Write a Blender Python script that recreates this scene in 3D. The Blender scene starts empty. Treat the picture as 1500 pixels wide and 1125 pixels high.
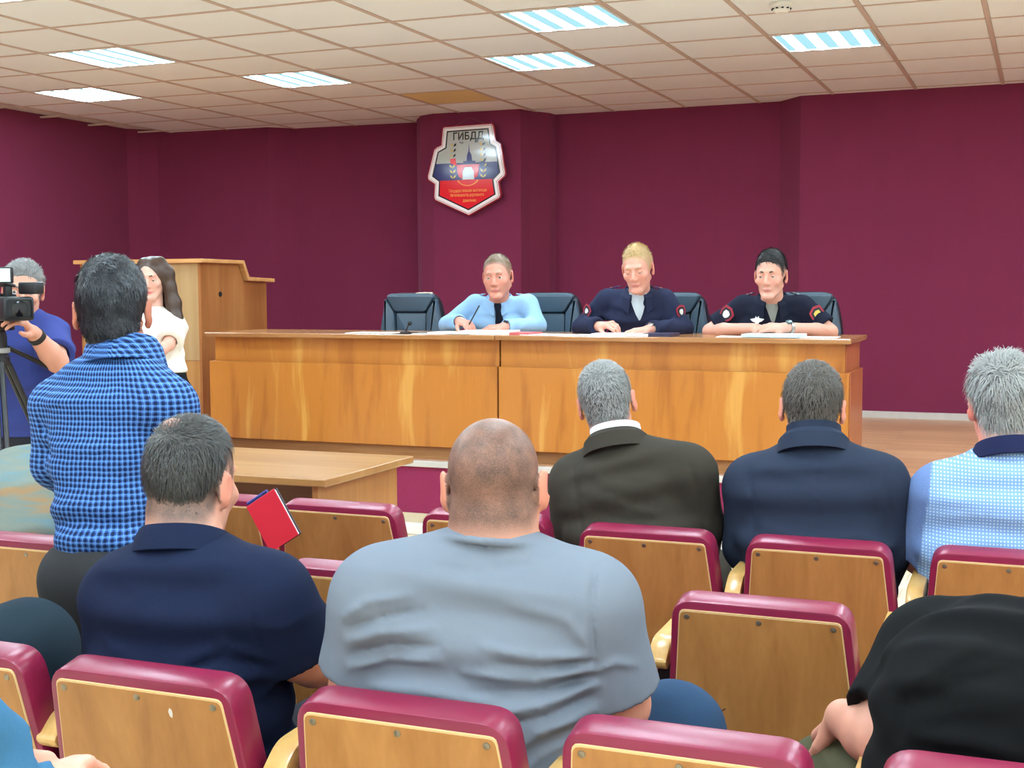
import bpy, bmesh, math, random
import numpy as np
from mathutils import Vector, Matrix
random.seed(7); np.random.seed(7)
SC = bpy.context.scene
COL = SC.collection
# ------------------------------------------------------------------ camera, world, exposure
CAM_Z = 1.41
def _rot(yaw, pitch, roll):
    cy, sy, cp, sp = math.cos(yaw), math.sin(yaw), math.cos(pitch), math.sin(pitch)
    f = np.array([-sy*cp, cy*cp, sp]); r = np.array([cy, sy, 0.]); u = np.cross(r, f)
    c, s = math.cos(roll), math.sin(roll)
    return np.array([c*r+s*u, -s*r+c*u, f])
FPX = 1923.5
CR = _rot(.3878, -.0737, -.0043)
CPOS = np.array([0, 0, CAM_Z])
cd = bpy.data.cameras.new('camera'); cam = bpy.data.objects.new('camera', cd); COL.objects.link(cam)
cd.sensor_width = 36; cd.lens = 36*FPX/1500; cd.clip_start = .05; cd.clip_end = 100
cam.matrix_world = Matrix([[CR[0][i], CR[1][i], -CR[2][i], CPOS[i]] for i in range(3)] + [[0, 0, 0, 1]])
SC.camera = cam
vs = SC.view_settings
SC.display_settings.display_device = 'sRGB'
vs.view_transform = 'Standard'; vs.look = 'None'; vs.gamma = 1; vs.use_curve_mapping = False
vs.exposure = 0.0
try:
    SC.cycles.use_denoising = True; SC.cycles.max_bounces = 10; SC.cycles.diffuse_bounces = 8
    SC.cycles.caustics_reflective = False; SC.cycles.caustics_refractive = False
    SC.cycles.sample_clamp_indirect = 6
except Exception: pass
LAMP_E = 23.0      # strength of the ceiling lamps
FILL_E = 17.0       # added fill light in each invented rear opening, watts
w = bpy.data.worlds.new('world'); SC.world = w; w.use_nodes = True
w.node_tree.nodes['Background'].inputs[0].default_value = (.75, .85, 1, 1)
w.node_tree.nodes['Background'].inputs[1].default_value = .8

def at(px, py, d):                       # photo pixel + view depth -> world point
    return CPOS + np.array([(px-750)/FPX, -(py-562.5)/FPX, 1.]) @ CR * d
def aty(px, py, y):
    v = np.array([(px-750)/FPX, -(py-562.5)/FPX, 1.]) @ CR
    return CPOS + v*(y/v[1])
# ------------------------------------------------------------------ materials
def lin(c): return tuple(((x/255)/12.92 if x <= 10 else ((x/255+.055)/1.055)**2.4) for x in c)
class NT:
    def __init__(s, name):
        s.m = bpy.data.materials.new(name); s.m.use_nodes = True; s.t = s.m.node_tree; s.n = s.t.nodes
        s.p = s.n['Principled BSDF']; s.out = s.n['Material Output']
    def node(s, typ, **kw):
        n = s.n.new('ShaderNode'+typ)
        for k, v in kw.items(): setattr(n, k, v)
        return n
    def link(s, a, b): s.t.links.new(a, b)
    def put(s, sock, v):
        if isinstance(v, bpy.types.NodeSocket): s.link(v, sock)
        elif hasattr(v, '__len__') and len(v) == 3 and sock.type == 'RGBA': sock.default_value = (*v, 1)
        else: sock.default_value = v
    def math(s, op, a, b=0., c=None, clamp=False):
        n = s.node('Math', operation=op, use_clamp=clamp); s.put(n.inputs[0], a); s.put(n.inputs[1], b)
        if c is not None: s.put(n.inputs[2], c)
        return n.outputs[0]
    def coord(s, scale=(1, 1, 1), kind='Object', rot=(0, 0, 0), loc=(0, 0, 0)):
        t = s.node('TexCoord'); m = s.node('Mapping'); m.inputs['Scale'].default_value = scale
        m.inputs['Rotation'].default_value = rot; m.inputs['Location'].default_value = loc
        s.link(t.outputs[kind], m.inputs[0]); return m.outputs[0]
    def noise(s, vec, scale=5, detail=3, rough=.5, dist=0):
        n = s.node('TexNoise'); s.link(vec, n.inputs['Vector']); n.inputs['Scale'].default_value = scale
        n.inputs['Detail'].default_value = detail; n.inputs['Roughness'].default_value = rough
        n.inputs['Distortion'].default_value = dist; return n.outputs[0]
    def mix(s, f, a, b, mode='MIX'):
        n = s.node('Mix', data_type='RGBA', blend_type=mode); s.put(n.inputs[0], f); s.put(n.inputs[6], a); s.put(n.inputs[7], b)
        return n.outputs[2]
    def ramp(s, f, stops):
        n = s.node('ValToRGB'); s.link(f, n.inputs[0]); e = n.color_ramp.elements
        while len(e) < len(stops): e.new(.5)
        for x, (p, c) in zip(e, stops): x.position = p; x.color = (*c, 1)
        return n.outputs[0]
    def bump(s, h, strength=.3, dist=.01):
        n = s.node('Bump'); s.link(h, n.inputs['Height']); n.inputs['Strength'].default_value = strength
        n.inputs['Distance'].default_value = dist; s.link(n.outputs[0], s.p.inputs['Normal'])
    def attr(s, name):
        n = s.node('Attribute', attribute_name=name); return n.outputs['Fac']
    def fin(s, col=None, rough=.5, metal=0, spec=.5):
        if col is not None: s.put(s.p.inputs['Base Color'], col)
        s.put(s.p.inputs['Roughness'], rough); s.p.inputs['Metallic'].default_value = metal
        s.p.inputs['Specular IOR Level'].default_value = spec
        return s.m
def plain(name, rgb, rough=.5, metal=0, spec=.5, var=.0, scale=20):
    t = NT(name); c = lin(rgb)
    if var:
        n = t.noise(t.coord(), scale, 4)
        return t.fin(t.mix(n, tuple(x*(1-var) for x in c), tuple(min(1, x*(1+var)) for x in c)), rough, metal, spec)
    return t.fin(c, rough, metal, spec)
def cloth(name, rgb, var=.12, weave=700, bump=.25, rough=.85, sheen=.0, big=6):
    t = NT(name); c = lin(rgb); v = t.coord()
    n1 = t.noise(v, big, 3); n2 = t.noise(v, weave, 2)
    a = t.mix(n1, tuple(x*(1-var) for x in c), tuple(min(1, x*(1+var)) for x in c))
    a = t.mix(t.math('MULTIPLY', n2, .25), a, tuple(min(1, x*1.6+.01) for x in c))
    t.bump(t.math('ADD', t.math('MULTIPLY', n2, .3), t.noise(v, 22, 3)), bump, .006)
    t.p.inputs['Sheen Weight'].default_value = 0
    return t.fin(a, rough, 0, .12)
def wood(name, dark, mid, light, axis='z', scale=1., rough=.4, contrast=1., bands=6., spec=.5, coat=0):
    t = NT(name)
    st = {'z': (1, 1, .06), 'x': (.06, 1, 1), 'y': (1, .06, 1)}[axis]
    v = t.coord(tuple(a*scale for a in st))
    big = t.noise(v, bands, 2, .5, .6); fine = t.noise(v, 70, 4, .6)
    streak = t.noise(v, 24, 3, .6, .8)
    f = t.math('ADD', t.math('MULTIPLY', big, .7), t.math('MULTIPLY', streak, .35))
    f = t.math('ADD', f, t.math('MULTIPLY', t.math('SUBTRACT', fine, .5), .25))
    c = t.ramp(f, [(.5-.2/contrast, lin(dark)), (.52, lin(mid)), (.52+.22/contrast, lin(light))])
    t.bump(fine, .05, .002)
    t.p.inputs['Coat Weight'].default_value = coat; t.p.inputs['Coat Roughness'].default_value = .15
    return t.fin(c, rough, 0, spec)
M = {}
# ------------------------------------------------------------------ object helpers
WM = {}
def tag(o, label=None, cat=None, group=None, kind=None):
    if label: o['label'] = label
    if cat: o['category'] = cat
    if group: o['group'] = group
    if kind: o['kind'] = kind
    return o
def thing(name, label, cat, loc=(0, 0, 0), rotz=0, group=None):
    o = bpy.data.objects.new(name, None); COL.objects.link(o); o.empty_display_size = .1
    o.location = Vector([float(x) for x in loc]); o.rotation_euler = (0, 0, rotz)
    WM[o] = Matrix.Translation(o.location) @ Matrix.Rotation(rotz, 4, 'Z')
    return tag(o, label, cat, group)
def wmat(o):
    return WM.get(o, Matrix.Identity(4))
def link(name, me, mat, parent=None, world=True):
    o = bpy.data.objects.new(name, me); COL.objects.link(o)
    if mat is not None:
        for m_ in (mat if isinstance(mat, (list, tuple)) else [mat]): me.materials.append(m_)
    if parent is not None:
        o.parent = parent
        if world: me.transform(wmat(parent).inverted())
        WM[o] = wmat(parent)
    else: WM[o] = Matrix.Identity(4)
    return o
def obj(name, bm, mat, parent=None, smooth=False, world=True):
    me = bpy.data.meshes.new(name); bm.normal_update(); bm.to_mesh(me); bm.free()
    if smooth:
        for p in me.polygons: p.use_smooth = True
        if smooth == 'auto':
            try: me.set_sharp_from_angle(angle=math.radians(25))
            except Exception: pass
    return link(name, me, mat, parent, world)
def BM(): return bmesh.new()
def box(bm, lo, hi, bev=0, seg=2, rot=None, piv=None):
    r = bmesh.ops.create_cube(bm, size=1); vs_ = r['verts']
    c = [(a+b)/2 for a, b in zip(lo, hi)]; s = [abs(b-a) for a, b in zip(lo, hi)]
    for v in vs_: v.co = Vector([v.co[i]*s[i]+c[i] for i in range(3)])
    if bev:
        ed = list({e for v in vs_ for e in v.link_edges})
        g = bmesh.ops.bevel(bm, geom=ed, offset=bev, segments=seg, affect='EDGES', profile=.5)
        vs_ = list({v for f in g['faces'] for v in f.verts} | {v for v in vs_ if v.is_valid})
    if rot is not None:
        piv = Vector(piv if piv is not None else c)
        for v in vs_: v.co = rot @ (v.co-piv) + piv
    return vs_
def prism(bm, pts, origin, ux, uy, uz, depth, bev=0):
    """polygon pts (2d) in plane (ux,uy), extruded along uz by depth"""
    o = Vector(origin); ux, uy, uz = Vector(ux), Vector(uy), Vector(uz)
    a = [bm.verts.new(o+ux*x+uy*y) for x, y in pts]; b = [bm.verts.new(o+ux*x+uy*y+uz*depth) for x, y in pts]
    n = len(pts); fs = [bm.faces.new(a[::-1]), bm.faces.new(b)]
    for i in range(n): fs.append(bm.faces.new((a[i], a[(i+1) % n], b[(i+1) % n], b[i])))
    bmesh.ops.recalc_face_normals(bm, faces=fs)
    if bev:
        ed = list({e for f in fs[:2] for e in f.edges})
        bmesh.ops.bevel(bm, geom=ed, offset=bev, segments=2, affect='EDGES', profile=.5)
def rpoly(pts, rad, n=5):
    """round the corners of a polygon"""
    out = []; N = len(pts)
    for i in range(N):
        p0, p, p1 = (np.array(pts[(i+k) % N], float) for k in (-1, 0, 1))
        r = rad[i] if hasattr(rad, '__len__') else rad
        if r <= 0: out.append(tuple(p)); continue
        a = p+(p0-p)/np.linalg.norm(p0-p)*r; b = p+(p1-p)/np.linalg.norm(p1-p)*r
        for k in range(n+1):
            t = k/n; out.append(tuple((1-t)**2*a+2*t*(1-t)*p+t*t*b))
    return out
def tube(bm, pts, r, seg=8, cap=True):
    pts = [Vector([float(x) for x in p]) for p in pts]; rs = r if hasattr(r, '__len__') else [r]*len(pts); rings = []
    for i, p in enumerate(pts):
        d = (pts[min(i+1, len(pts)-1)]-pts[max(i-1, 0)]).normalized()
        a = d.cross(Vector((0, 0, 1)) if abs(d.z) < .9 else Vector((1, 0, 0))).normalized(); b = d.cross(a)
        rings.append([bm.verts.new(p+(a*math.cos(2*math.pi*k/seg)+b*math.sin(2*math.pi*k/seg))*rs[i]) for k in range(seg)])
    for A, B in zip(rings, rings[1:]):
        for k in range(seg): bm.faces.new((A[k], A[(k+1) % seg], B[(k+1) % seg], B[k]))
    if cap: bm.faces.new(rings[0][::-1]); bm.faces.new(rings[-1])
def lathe(bm, prof, origin, axis=(0, 0, 1), seg=16):
    ax = Vector(axis).normalized(); a = ax.cross(Vector((0, 0, 1)) if abs(ax.z) < .9 else Vector((1, 0, 0))).normalized(); b = ax.cross(a)
    o = Vector([float(x) for x in origin]); rings = []
    for r, h in prof: rings.append([bm.verts.new(o+ax*h+(a*math.cos(2*math.pi*k/seg)+b*math.sin(2*math.pi*k/seg))*max(r, 1e-4)) for k in range(seg)])
    fs = []
    for A, B in zip(rings, rings[1:]):
        for k in range(seg): fs.append(bm.faces.new((A[k], A[(k+1) % seg], B[(k+1) % seg], B[k])))
    fs.append(bm.faces.new(rings[0][::-1])); fs.append(bm.faces.new(rings[-1]))
    bmesh.ops.recalc_face_normals(bm, faces=fs)
def dup(root, loc, label=None, scale=None):
    r = root.copy(); COL.objects.link(r); r.location = loc
    if label: r['label'] = label
    if scale: r.scale = scale
    for ch in list(root.children):
        c = ch.copy(); COL.objects.link(c); c.parent = r
        for g in ch.children:
            d = g.copy(); COL.objects.link(d); d.parent = c
    return r
#@@SETTING
# ================================================================== THE SETTING
def wall_material(name, rgb, rgb2):
    t = NT(name); v = t.coord()
    n = t.noise(v, 2.2, 4, .6); g = t.noise(t.coord((1, 1, .25)), 9, 3); f = t.noise(v, 260, 2)
    c = t.mix(t.math('ADD', t.math('MULTIPLY', n, .6), t.math('MULTIPLY', g, .4)), lin(rgb), lin(rgb2))
    c = t.mix(t.math('MULTIPLY', f, .35), c, tuple(x*1.7 for x in lin(rgb2)))
    t.bump(f, .4, .004); t.p.inputs['Sheen Weight'].default_value = .25; t.p.inputs['Sheen Roughness'].default_value = .5
    t.p.inputs['Sheen Tint'].default_value = (.8, .3, .5, 1)
    return t.fin(c, .95, 0, .1)
M['velvet'] = wall_material('burgundy_velvet', (96, 34, 57), (116, 42, 67))
M['riser'] = wall_material('burgundy_carpet', (112, 34, 62), (132, 44, 76))
M['white_paint'] = plain('white_paint', (226, 222, 214), .5, var=.06)
M['grey_trim'] = plain('grey_trim', (188, 180, 172), .5, var=.1)
M['beige_trim'] = plain('beige_trim', (196, 178, 150), .5, var=.1)
M['hall_wall'] = plain('hall_wall', (238, 236, 232), .8, var=.05, scale=3)
# ceiling
def tile_material(name, rgb):
    t = NT(name); v = t.coord(); n = t.noise(v, 240, 3, .7); b = t.noise(v, 1.5, 2)
    c = lin(rgb); c = t.mix(b, tuple(x*.95 for x in c), tuple(min(1, x*1.05) for x in c))
    c = t.mix(t.math('MULTIPLY', n, .18), c, tuple(x*.75 for x in lin(rgb)))
    t.bump(n, .15, .003); return t.fin(c, .95, 0, .1)
M['tile'] = tile_material('ceiling_tile', (236, 240, 244)); M['tile_y'] = tile_material('ceiling_tile_yellowed', (222, 198, 142))
M['tbar'] = plain('tbar', (192, 170, 158), .6)
CZ = CAM_Z+1.438
GX = lambda d: -.342-.6*d
GY = lambda r: 7.668+.6*r
STZ = .415
XL, XR, YB = -7.9, 3.4, -5.2
# hall floor with plank print
t = NT('floor_laminate'); v = t.coord()
br = t.node('TexBrick'); t.link(t.coord((1, 1, 1)), br.inputs['Vector'])
br.inputs['Scale'].default_value = 1; br.inputs['Brick Width'].default_value = 1.2; br.inputs['Row Height'].default_value = .19
br.inputs['Mortar Size'].default_value = .002; br.inputs['Color1'].default_value = (*lin((222, 202, 168)), 1); br.inputs['Color2'].default_value = (*lin((232, 214, 184)), 1)
br.inputs['Mortar'].default_value = (*lin((150, 115, 80)), 1)
g = t.noise(t.coord((.08, 1, 1)), 40, 4)
t.fin(t.mix(t.math('MULTIPLY', g, .3), br.outputs[0], lin((200, 172, 134))), .35); M['floor'] = t.m
t = NT('stage_laminate')
br = t.node('TexBrick'); t.link(t.coord((1, 1, 1)), br.inputs['Vector'])
br.inputs['Scale'].default_value = 1; br.inputs['Brick Width'].default_value = .9; br.inputs['Row Height'].default_value = .065
br.inputs['Mortar Size'].default_value = .0015; br.inputs['Color1'].default_value = (*lin((190, 138, 98)), 1); br.inputs['Color2'].default_value = (*lin((216, 166, 122)), 1)
br.inputs['Mortar'].default_value = (*lin((150, 100, 68)), 1)
g = t.noise(t.coord((.06, 1, 1)), 30, 4)
t.fin(t.mix(t.math('MULTIPLY', g, .6), br.outputs[0], lin((160, 108, 74))), .32); M['stage'] = t.m
bm = BM(); box(bm, (XL, YB, -.1), (XR, 6.75, 0)); tag(obj('floor', bm, M['floor']), kind='structure')
bm = BM(); box(bm, (XL, 6.74, -.1), (XR, 10.6, STZ)); tag(obj('stage_floor', bm, M['stage']), 'raised stage platform with brown wood strip floor', kind='structure')
sr = tag(bpy.data.objects['stage_floor'], kind='structure')
bm = BM(); box(bm, (XL, 6.725, .115), (XR, 6.745, STZ-.03)); obj('riser_carpet', bm, M['riser'], sr)
bm = BM(); box(bm, (XL, 6.705, STZ-.03), (XR, 6.76, STZ+.004), .004); obj('edge_strip', bm, M['grey_trim'], sr)
bm = BM(); box(bm, (XL, 6.715, .06), (XR, 6.745, .115)); obj('skirting', bm, M['beige_trim'], sr)
bm = BM(); box(bm, (XL, 6.66, .0), (XR, 6.74, .06), .008); obj('skirting_ledge', bm, M['white_paint'], sr)
# back wall as a folded surface of pilasters and recesses
WP = [(XL, 9.98), (-7.83, 10.06), (-7.7, 10.17), (-6.52, 10.2), (-6.33, 10.38), (-5.09, 10.43), (-5.07, 10.27), (-4.93, 10.06), (-4.78, 9.985), (-4.0, 10.0),
      (-3.975, 10.12), (-3.87, 10.33), (-3.86, 10.45), (-1.98, 10.42), (-1.78, 10.18), (XR, 10.18)]
bm = BM(); n = len(WP)
lo = [bm.verts.new((x, y, STZ)) for x, y in WP]; hi = [bm.verts.new((x, y, CZ+.05)) for x, y in WP]
lob = [bm.verts.new((x, 10.65, STZ)) for x, y in WP]; hib = [bm.verts.new((x, 10.65, CZ+.05)) for x, y in WP]
for i in range(n-1):
    bm.faces.new((lo[i], lo[i+1], hi[i+1], hi[i])); bm.faces.new((lob[i], hib[i], hib[i+1], lob[i+1])); bm.faces.new((hi[i], hi[i+1], hib[i+1], hib[i]))
bmesh.ops.recalc_face_normals(bm, faces=bm.faces)
tag(obj('wall_back', bm, M['velvet']), kind='structure')
bm = BM(); box(bm, (XL-.15, YB, 0), (XL, 10.65, CZ+.05)); tag(obj('wall_left', bm, M['velvet']), kind='structure')
bm = BM(); box(bm, (XR, YB, 0), (XR+.15, 10.65, CZ+.05)); tag(obj('wall_right', bm, M['hall_wall']), kind='structure')
bm = BM()
for (x0, y0), (x1, y1) in zip(WP, WP[1:]):
    L = math.hypot(x1-x0, y1-y0); nx, ny = (y1-y0)/L*.018, -(x1-x0)/L*.018
    prism(bm, [(x0, y0), (x1, y1), (x1+nx, y1+ny), (x0+nx, y0+ny)], (0, 0, STZ), (1, 0, 0), (0, 1, 0), (0, 0, 1), .05)
tag(obj('baseboard_back', bm, M['grey_trim']), kind='structure')
# unseen rear wall; its windows are added to brighten the hall from behind
bm = BM(); wins = [(-6.6, -4.6), (-3.9, -1.9), (-1.2, .8), (1.2, 3.0)]
xs = [XL]+[x for w_ in wins for x in w_]+[XR]
for i in range(0, len(xs), 2): box(bm, (xs[i], YB-.2, 0), (xs[i+1], YB, CZ+.05))
for a, b in wins: box(bm, (a, YB-.2, 0), (b, YB, .85)); box(bm, (a, YB-.2, 2.45), (b, YB, CZ+.05))
tag(obj('wall_rear', bm, M['hall_wall']), kind='structure')
t = NT('window_glass'); t.p.inputs['Transmission Weight'].default_value = 1; M['glass'] = t.fin((1, 1, 1), 0, 0, .5)
for i, (a, b) in enumerate(wins):
    wn = bpy.data.objects.new('window_%d' % (i+1), None); COL.objects.link(wn); wn['kind'] = 'structure'; WM[wn] = Matrix.Identity(4)  # unseen windows, added as a setting for the fill light
    bm = BM()
    for lo_, hi_ in (((a, YB-.14, .85), (b, YB-.08, .92)), ((a, YB-.14, 2.38), (b, YB-.08, 2.45)), ((a, YB-.14, .9), (a+.07, YB-.08, 2.4)), ((b-.07, YB-.14, .9), (b, YB-.08, 2.4)), (((a+b)/2-.035, YB-.14, .9), ((a+b)/2+.035, YB-.08, 2.4))): box(bm, lo_, hi_)
    obj('window_frame', bm, M['white_paint'], wn)
    ld = bpy.data.lights.new('fill_lamp', 'AREA'); ld.shape = 'RECTANGLE'; ld.size = b-a-.1; ld.size_y = 1.5; ld.energy = FILL_E; ld.color = (.8, .95, 1.1)  # added area lamp, brightens the ceiling and the backs of the audience
    lo_ = bpy.data.objects.new('fill_lamp', ld); COL.objects.link(lo_); lo_.location = ((a+b)/2, YB-.02, 1.65); lo_.rotation_euler = (math.radians(90), 0, 0); lo_.rotation_euler = (-math.radians(90), 0, math.pi)
    lo_.rotation_euler = (math.radians(90), 0, 0) if False else Vector((0, 1, .05)).to_track_quat('-Z', 'Y').to_euler()
# ceiling: slab, lay-in tiles, runners
bm = BM(); box(bm, (XL-.15, YB-.2, CZ+.03), (XR+.15, 10.7, CZ+.2)); ceil = tag(obj('ceiling', bm, M['white_paint']), kind='structure')
LIGHTS = [(4, -2), (5, 0), (2, 0), (8, 0), (9, -2), (11, 0)]
EXTRA = [(d, r) for r in (-5, -8, -11, -14, -17) for d in (-4, -1, 2, 5, 8, 11)] + [(-1, 0), (-4, 0), (-1, -2)]
lit = set(LIGHTS+EXTRA)
bm = BM(); box(bm, (-.288, -.288, 0), (.288, .288, .016), .004, 1); tile0 = obj('ceiling_tile', bm, M['tile'], ceil); tile0.location = (GX(0)+.3, GY(-1)+.3, CZ)
me_y = tile0.data.copy(); me_y.materials.clear(); me_y.materials.append(M['tile_y'])
rest = BM()
first = True
for d in range(-6, 13):
    for r in range(-22, 5):
        cx, cy = GX(d)+.3, GY(r)+.3                      # cell between line d (left) and d-1 (right)
        if (d, r) in lit: continue
        x0, x1, y0, y1 = max(cx-.288, XL), min(cx+.288, XR), max(cy-.288, YB), min(cy+.288, 10.44)
        if x1-x0 < .05 or y1-y0 < .05: continue
        if -2 <= d <= 12 and r >= -5 and x1-x0 > .5 and y1-y0 > .5:
            if first and (d, r) == (0, -1): continue
            o = tile0.copy(); COL.objects.link(o); o.parent = ceil; o.location = (cx, cy, CZ+random.uniform(0, .002))
            if (d, r) == (7, 2): o.data = me_y
        elif r >= -5 and d >= -2:
            b_ = BM(); box(b_, (x0, y0, CZ), (x1, y1, CZ+.016)); obj('ceiling_tile', b_, M['tile'], ceil)
        else: box(rest, (x0, y0, CZ), (x1, y1, CZ+.016))
tag(obj('ceiling_tile_field', rest, M['tile'], ceil), kind='stuff')
for d in range(-6, 13):
    if XL < GX(d) < XR:
        bm = BM(); box(bm, (GX(d)-.0125, YB, CZ-.004), (GX(d)+.0125, 10.44, CZ+.012)); obj('runner', bm, M['tbar'], ceil)
for r in range(-21, 5):
    bm = BM(); box(bm, (XL, GY(r)-.0115, CZ-.002), (XR, GY(r)+.0115, CZ+.012)); obj('cross_runner', bm, M['tbar'], ceil)
# ceiling lights
def emis(name, col, s):
    t = NT(name); e = t.node('Emission'); e.inputs[0].default_value = (*col, 1); e.inputs[1].default_value = s
    t.link(e.outputs[0], t.out.inputs[0]); return t.m
M['tube'] = emis('lamp_tube', (.77, 1, 1.15), LAMP_E*3.0); M['diff'] = emis('lamp_diffuser', (.46, .86, .98), 1.0)
M['lampbody'] = plain('lamp_body', (215, 215, 210), .5)
def ceiling_light(cell, label, group=None):
    d, r = cell; cx, cy = GX(d)+.3, GY(r)+.3
    t_ = thing('ceiling_light', label, 'ceiling light', (cx, cy, CZ), 0, group)
    return t_
lab = ['square ceiling light nearest the camera in the middle of the ceiling', 'square ceiling light in front of the shield emblem, behind the nearest one', 'square ceiling light farthest right, over the right officers',
       'square ceiling light between the left lamps and the emblem, above the lectern side', 'larger looking of the two square ceiling lights at far left', 'smallest square ceiling light, at far left close to the left wall']
protoL = thing('ceiling_light', lab[0], 'ceiling light', (GX(4)+.3, GY(-2)+.3, CZ))
bm = BM()
for lo_, hi_ in (((-.292, -.292, -.004), (.292, -.272, .012)), ((-.292, .272, -.004), (.292, .292, .012)), ((-.292, -.272, -.004), (-.272, .272, .012)), ((.272, -.272, -.004), (.292, .272, .012))): box(bm, lo_, hi_)
obj('frame', bm, M['lampbody'], protoL, world=False)
bm = BM(); vs4 = [bm.verts.new(p) for p in ((-.272, -.272, .004), (-.272, .272, .004), (.272, .272, .004), (.272, -.272, .004))]; bm.faces.new(vs4); dfo = obj('diffuser', bm, M['diff'], protoL, world=False)
for k in range(4):
    x = -.195+.13*k; bm = BM()
    prism(bm, [(-.03, 0), (-.02, -.006), (.02, -.006), (.03, 0)], (x, -.266, .002), (1, 0, 0), (0, 0, 1), (0, 1, 0), .532)
    obj('lamp_tube', bm, M['tube'], protoL, world=False)
for c, l in zip(LIGHTS[1:], lab[1:]): dup(protoL, (GX(c[0])+.3, GY(c[1])+.3, CZ), l)
EXL = {(-1, 0): 'square ceiling light right of the frame, over the stage edge', (-4, 0): 'square ceiling light at the far right wall, over the stage edge', (-1, -2): 'square ceiling light right of the frame, nearer than the stage edge'}
EXR = {-5: 'square ceiling light above the frame, over the floor before the stage', -8: 'square ceiling light above the frame, over the front rows of seats', -11: 'square ceiling light overhead, over the seat rows nearest the photographer'}
for c in EXTRA:
    if GX(c[0])+.3 < XR-.3:
        o = dup(protoL, (GX(c[0])+.3, GY(c[1])+.3, CZ), EXL.get(c) or EXR.get(c[1], 'square ceiling light in the rear of the hall behind the photographer')); o['group'] = 'ceiling lights outside the frame'
# smoke detector
sd = thing('smoke_detector', 'round white smoke detector on the ceiling at the top edge', 'smoke detector', (-1.3, 6.84, CZ-.002))
bm = BM(); lathe(bm, [(.06, 0), (.06, -.014), (.05, -.02)], (-1.3, 6.84, CZ-.002), seg=24); obj('base', bm, M['white_paint'], sd, 'auto')
bm = BM(); lathe(bm, [(.046, -.02), (.044, -.034), (.03, -.046), (.008, -.05)], (-1.3, 6.84, CZ-.002), seg=24); obj('sensor_cap', bm, M['white_paint'], sd, 'auto')
M['black'] = plain('black_plastic', (22, 22, 25), .4); M['blackm'] = plain('black_matte', (14, 14, 16), .7)
bm = BM()
for k in range(10):
    a = k*math.pi/5; box(bm, (-1.3+.045*math.cos(a)-.006, 6.84+.045*math.sin(a)-.006, CZ-.033), (-1.3+.045*math.cos(a)+.006, 6.84+.045*math.sin(a)+.006, CZ-.027))
obj('vent_slots', bm, M['blackm'], sd)
#@@FURNITURE
# ================================================================== FURNITURE
def veneer(name, dark, mid, light):
    """glossy vertical veneer with broad flame bands"""
    t = NT(name); v = t.coord((1, 1, .16))
    warp = t.noise(t.coord((1, 1, .5)), 1.6, 2)
    sx = t.node('SeparateXYZ'); t.link(t.coord(), sx.inputs[0])
    xx = t.math('ADD', t.math('ADD', sx.outputs[0], sx.outputs[1]), t.math('MULTIPLY', warp, .28))
    cm = t.node('CombineXYZ'); t.link(xx, cm.inputs[0]); t.link(t.math('MULTIPLY', sx.outputs[2], .12), cm.inputs[2])
    band = t.noise(cm.outputs[0], 5.5, 2, .5); mid_n = t.noise(cm.outputs[0], 26, 4, .6); fine = t.noise(t.coord((1, 1, .03)), 150, 3)
    f = t.math('ADD', t.math('MULTIPLY', band, .72), t.math('MULTIPLY', mid_n, .28))
    c = t.ramp(f, [(.36, lin(dark)), (.47, lin(mid)), (.55, lin(mid)), (.66, lin(light))])
    c = t.mix(t.math('MULTIPLY', fine, .35), c, lin(dark))
    t.p.inputs['Coat Weight'].default_value = .35; t.p.inputs['Coat Roughness'].default_value = .12
    return t.fin(c, .35, 0, .4)
M['veneer'] = veneer('desk_veneer', (158, 92, 32), (184, 116, 44), (206, 150, 72))
M['desk_top'] = wood('desk_top_wood', (130, 84, 44), (158, 106, 60), (182, 130, 82), 'x', 1, .25, 1, 8, .5, .4)
M['plinth'] = wood('plinth_wood', (128, 86, 48), (160, 112, 66), (188, 142, 92), 'x', 1, .5, 1, 8)
M['dark_gap'] = plain('dark_inside', (40, 18, 18), .8)
M['side_veneer'] = wood('desk_side_veneer', (138, 74, 40), (160, 90, 50), (178, 106, 62), 'z', 1, .3, 1, 6)
def desk(x0, x1, label, right_end):
    t_ = thing('presidium_desk', label, 'desk', ((x0+x1)/2, 7.1, STZ))
    e = .026
    bm = BM(); box(bm, (x0-(0 if right_end else .02), 6.78, 1.113), (x1+(.02 if right_end else 0)-.002, 7.42, 1.14), .005); obj('desk_top', bm, M['desk_top'], t_)
    bm = BM(); box(bm, (x0+.004, 6.86, .95), (x1-.004-(.02 if right_end else 0), 6.88, 1.113), .002, 1); obj('upper_panel', bm, M['veneer'], t_)
    bm = BM(); box(bm, (x0+.004-(0 if right_end else .02), 6.825, .487), (x1-.004+(.006 if right_end else 0), 6.862, .962), .003, 1); obj('front_panel', bm, M['veneer'], t_)
    bm = BM(); box(bm, (x0+.01, 6.872, STZ), (x1-.02, 6.9, .5), .002, 1); obj('plinth', bm, M['plinth'], t_)
    xs_ = x1 if right_end else x0; s = 1 if right_end else -1
    bm = BM(); box(bm, (xs_-s*.025-.009, 6.88, .5), (xs_-s*.025+.009, 7.38, 1.113)); obj('side_panel', bm, M['side_veneer'], t_)
    bm = BM(); box(bm, (xs_-.003-.01, 6.862, .487), (xs_-.003+.011, 7.33, .965), .002, 1); obj('lower_side_panel', bm, M['side_veneer'], t_)
    bm = BM(); box(bm, (x0+.03, 7.0, STZ), (x0+.05, 7.38, 1.113)); box(bm, (x1-.05, 7.0, STZ), (x1-.03, 7.38, 1.113)); obj('inner_frame', bm, M['side_veneer'], t_)
    return t_
desk(-4.80, -2.876, 'left half of the long honey veneer presidium desk, next to the lectern', False)
desk(-2.874, -.938, 'right half of the long honey veneer presidium desk, before the navy uniforms', True)
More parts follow.
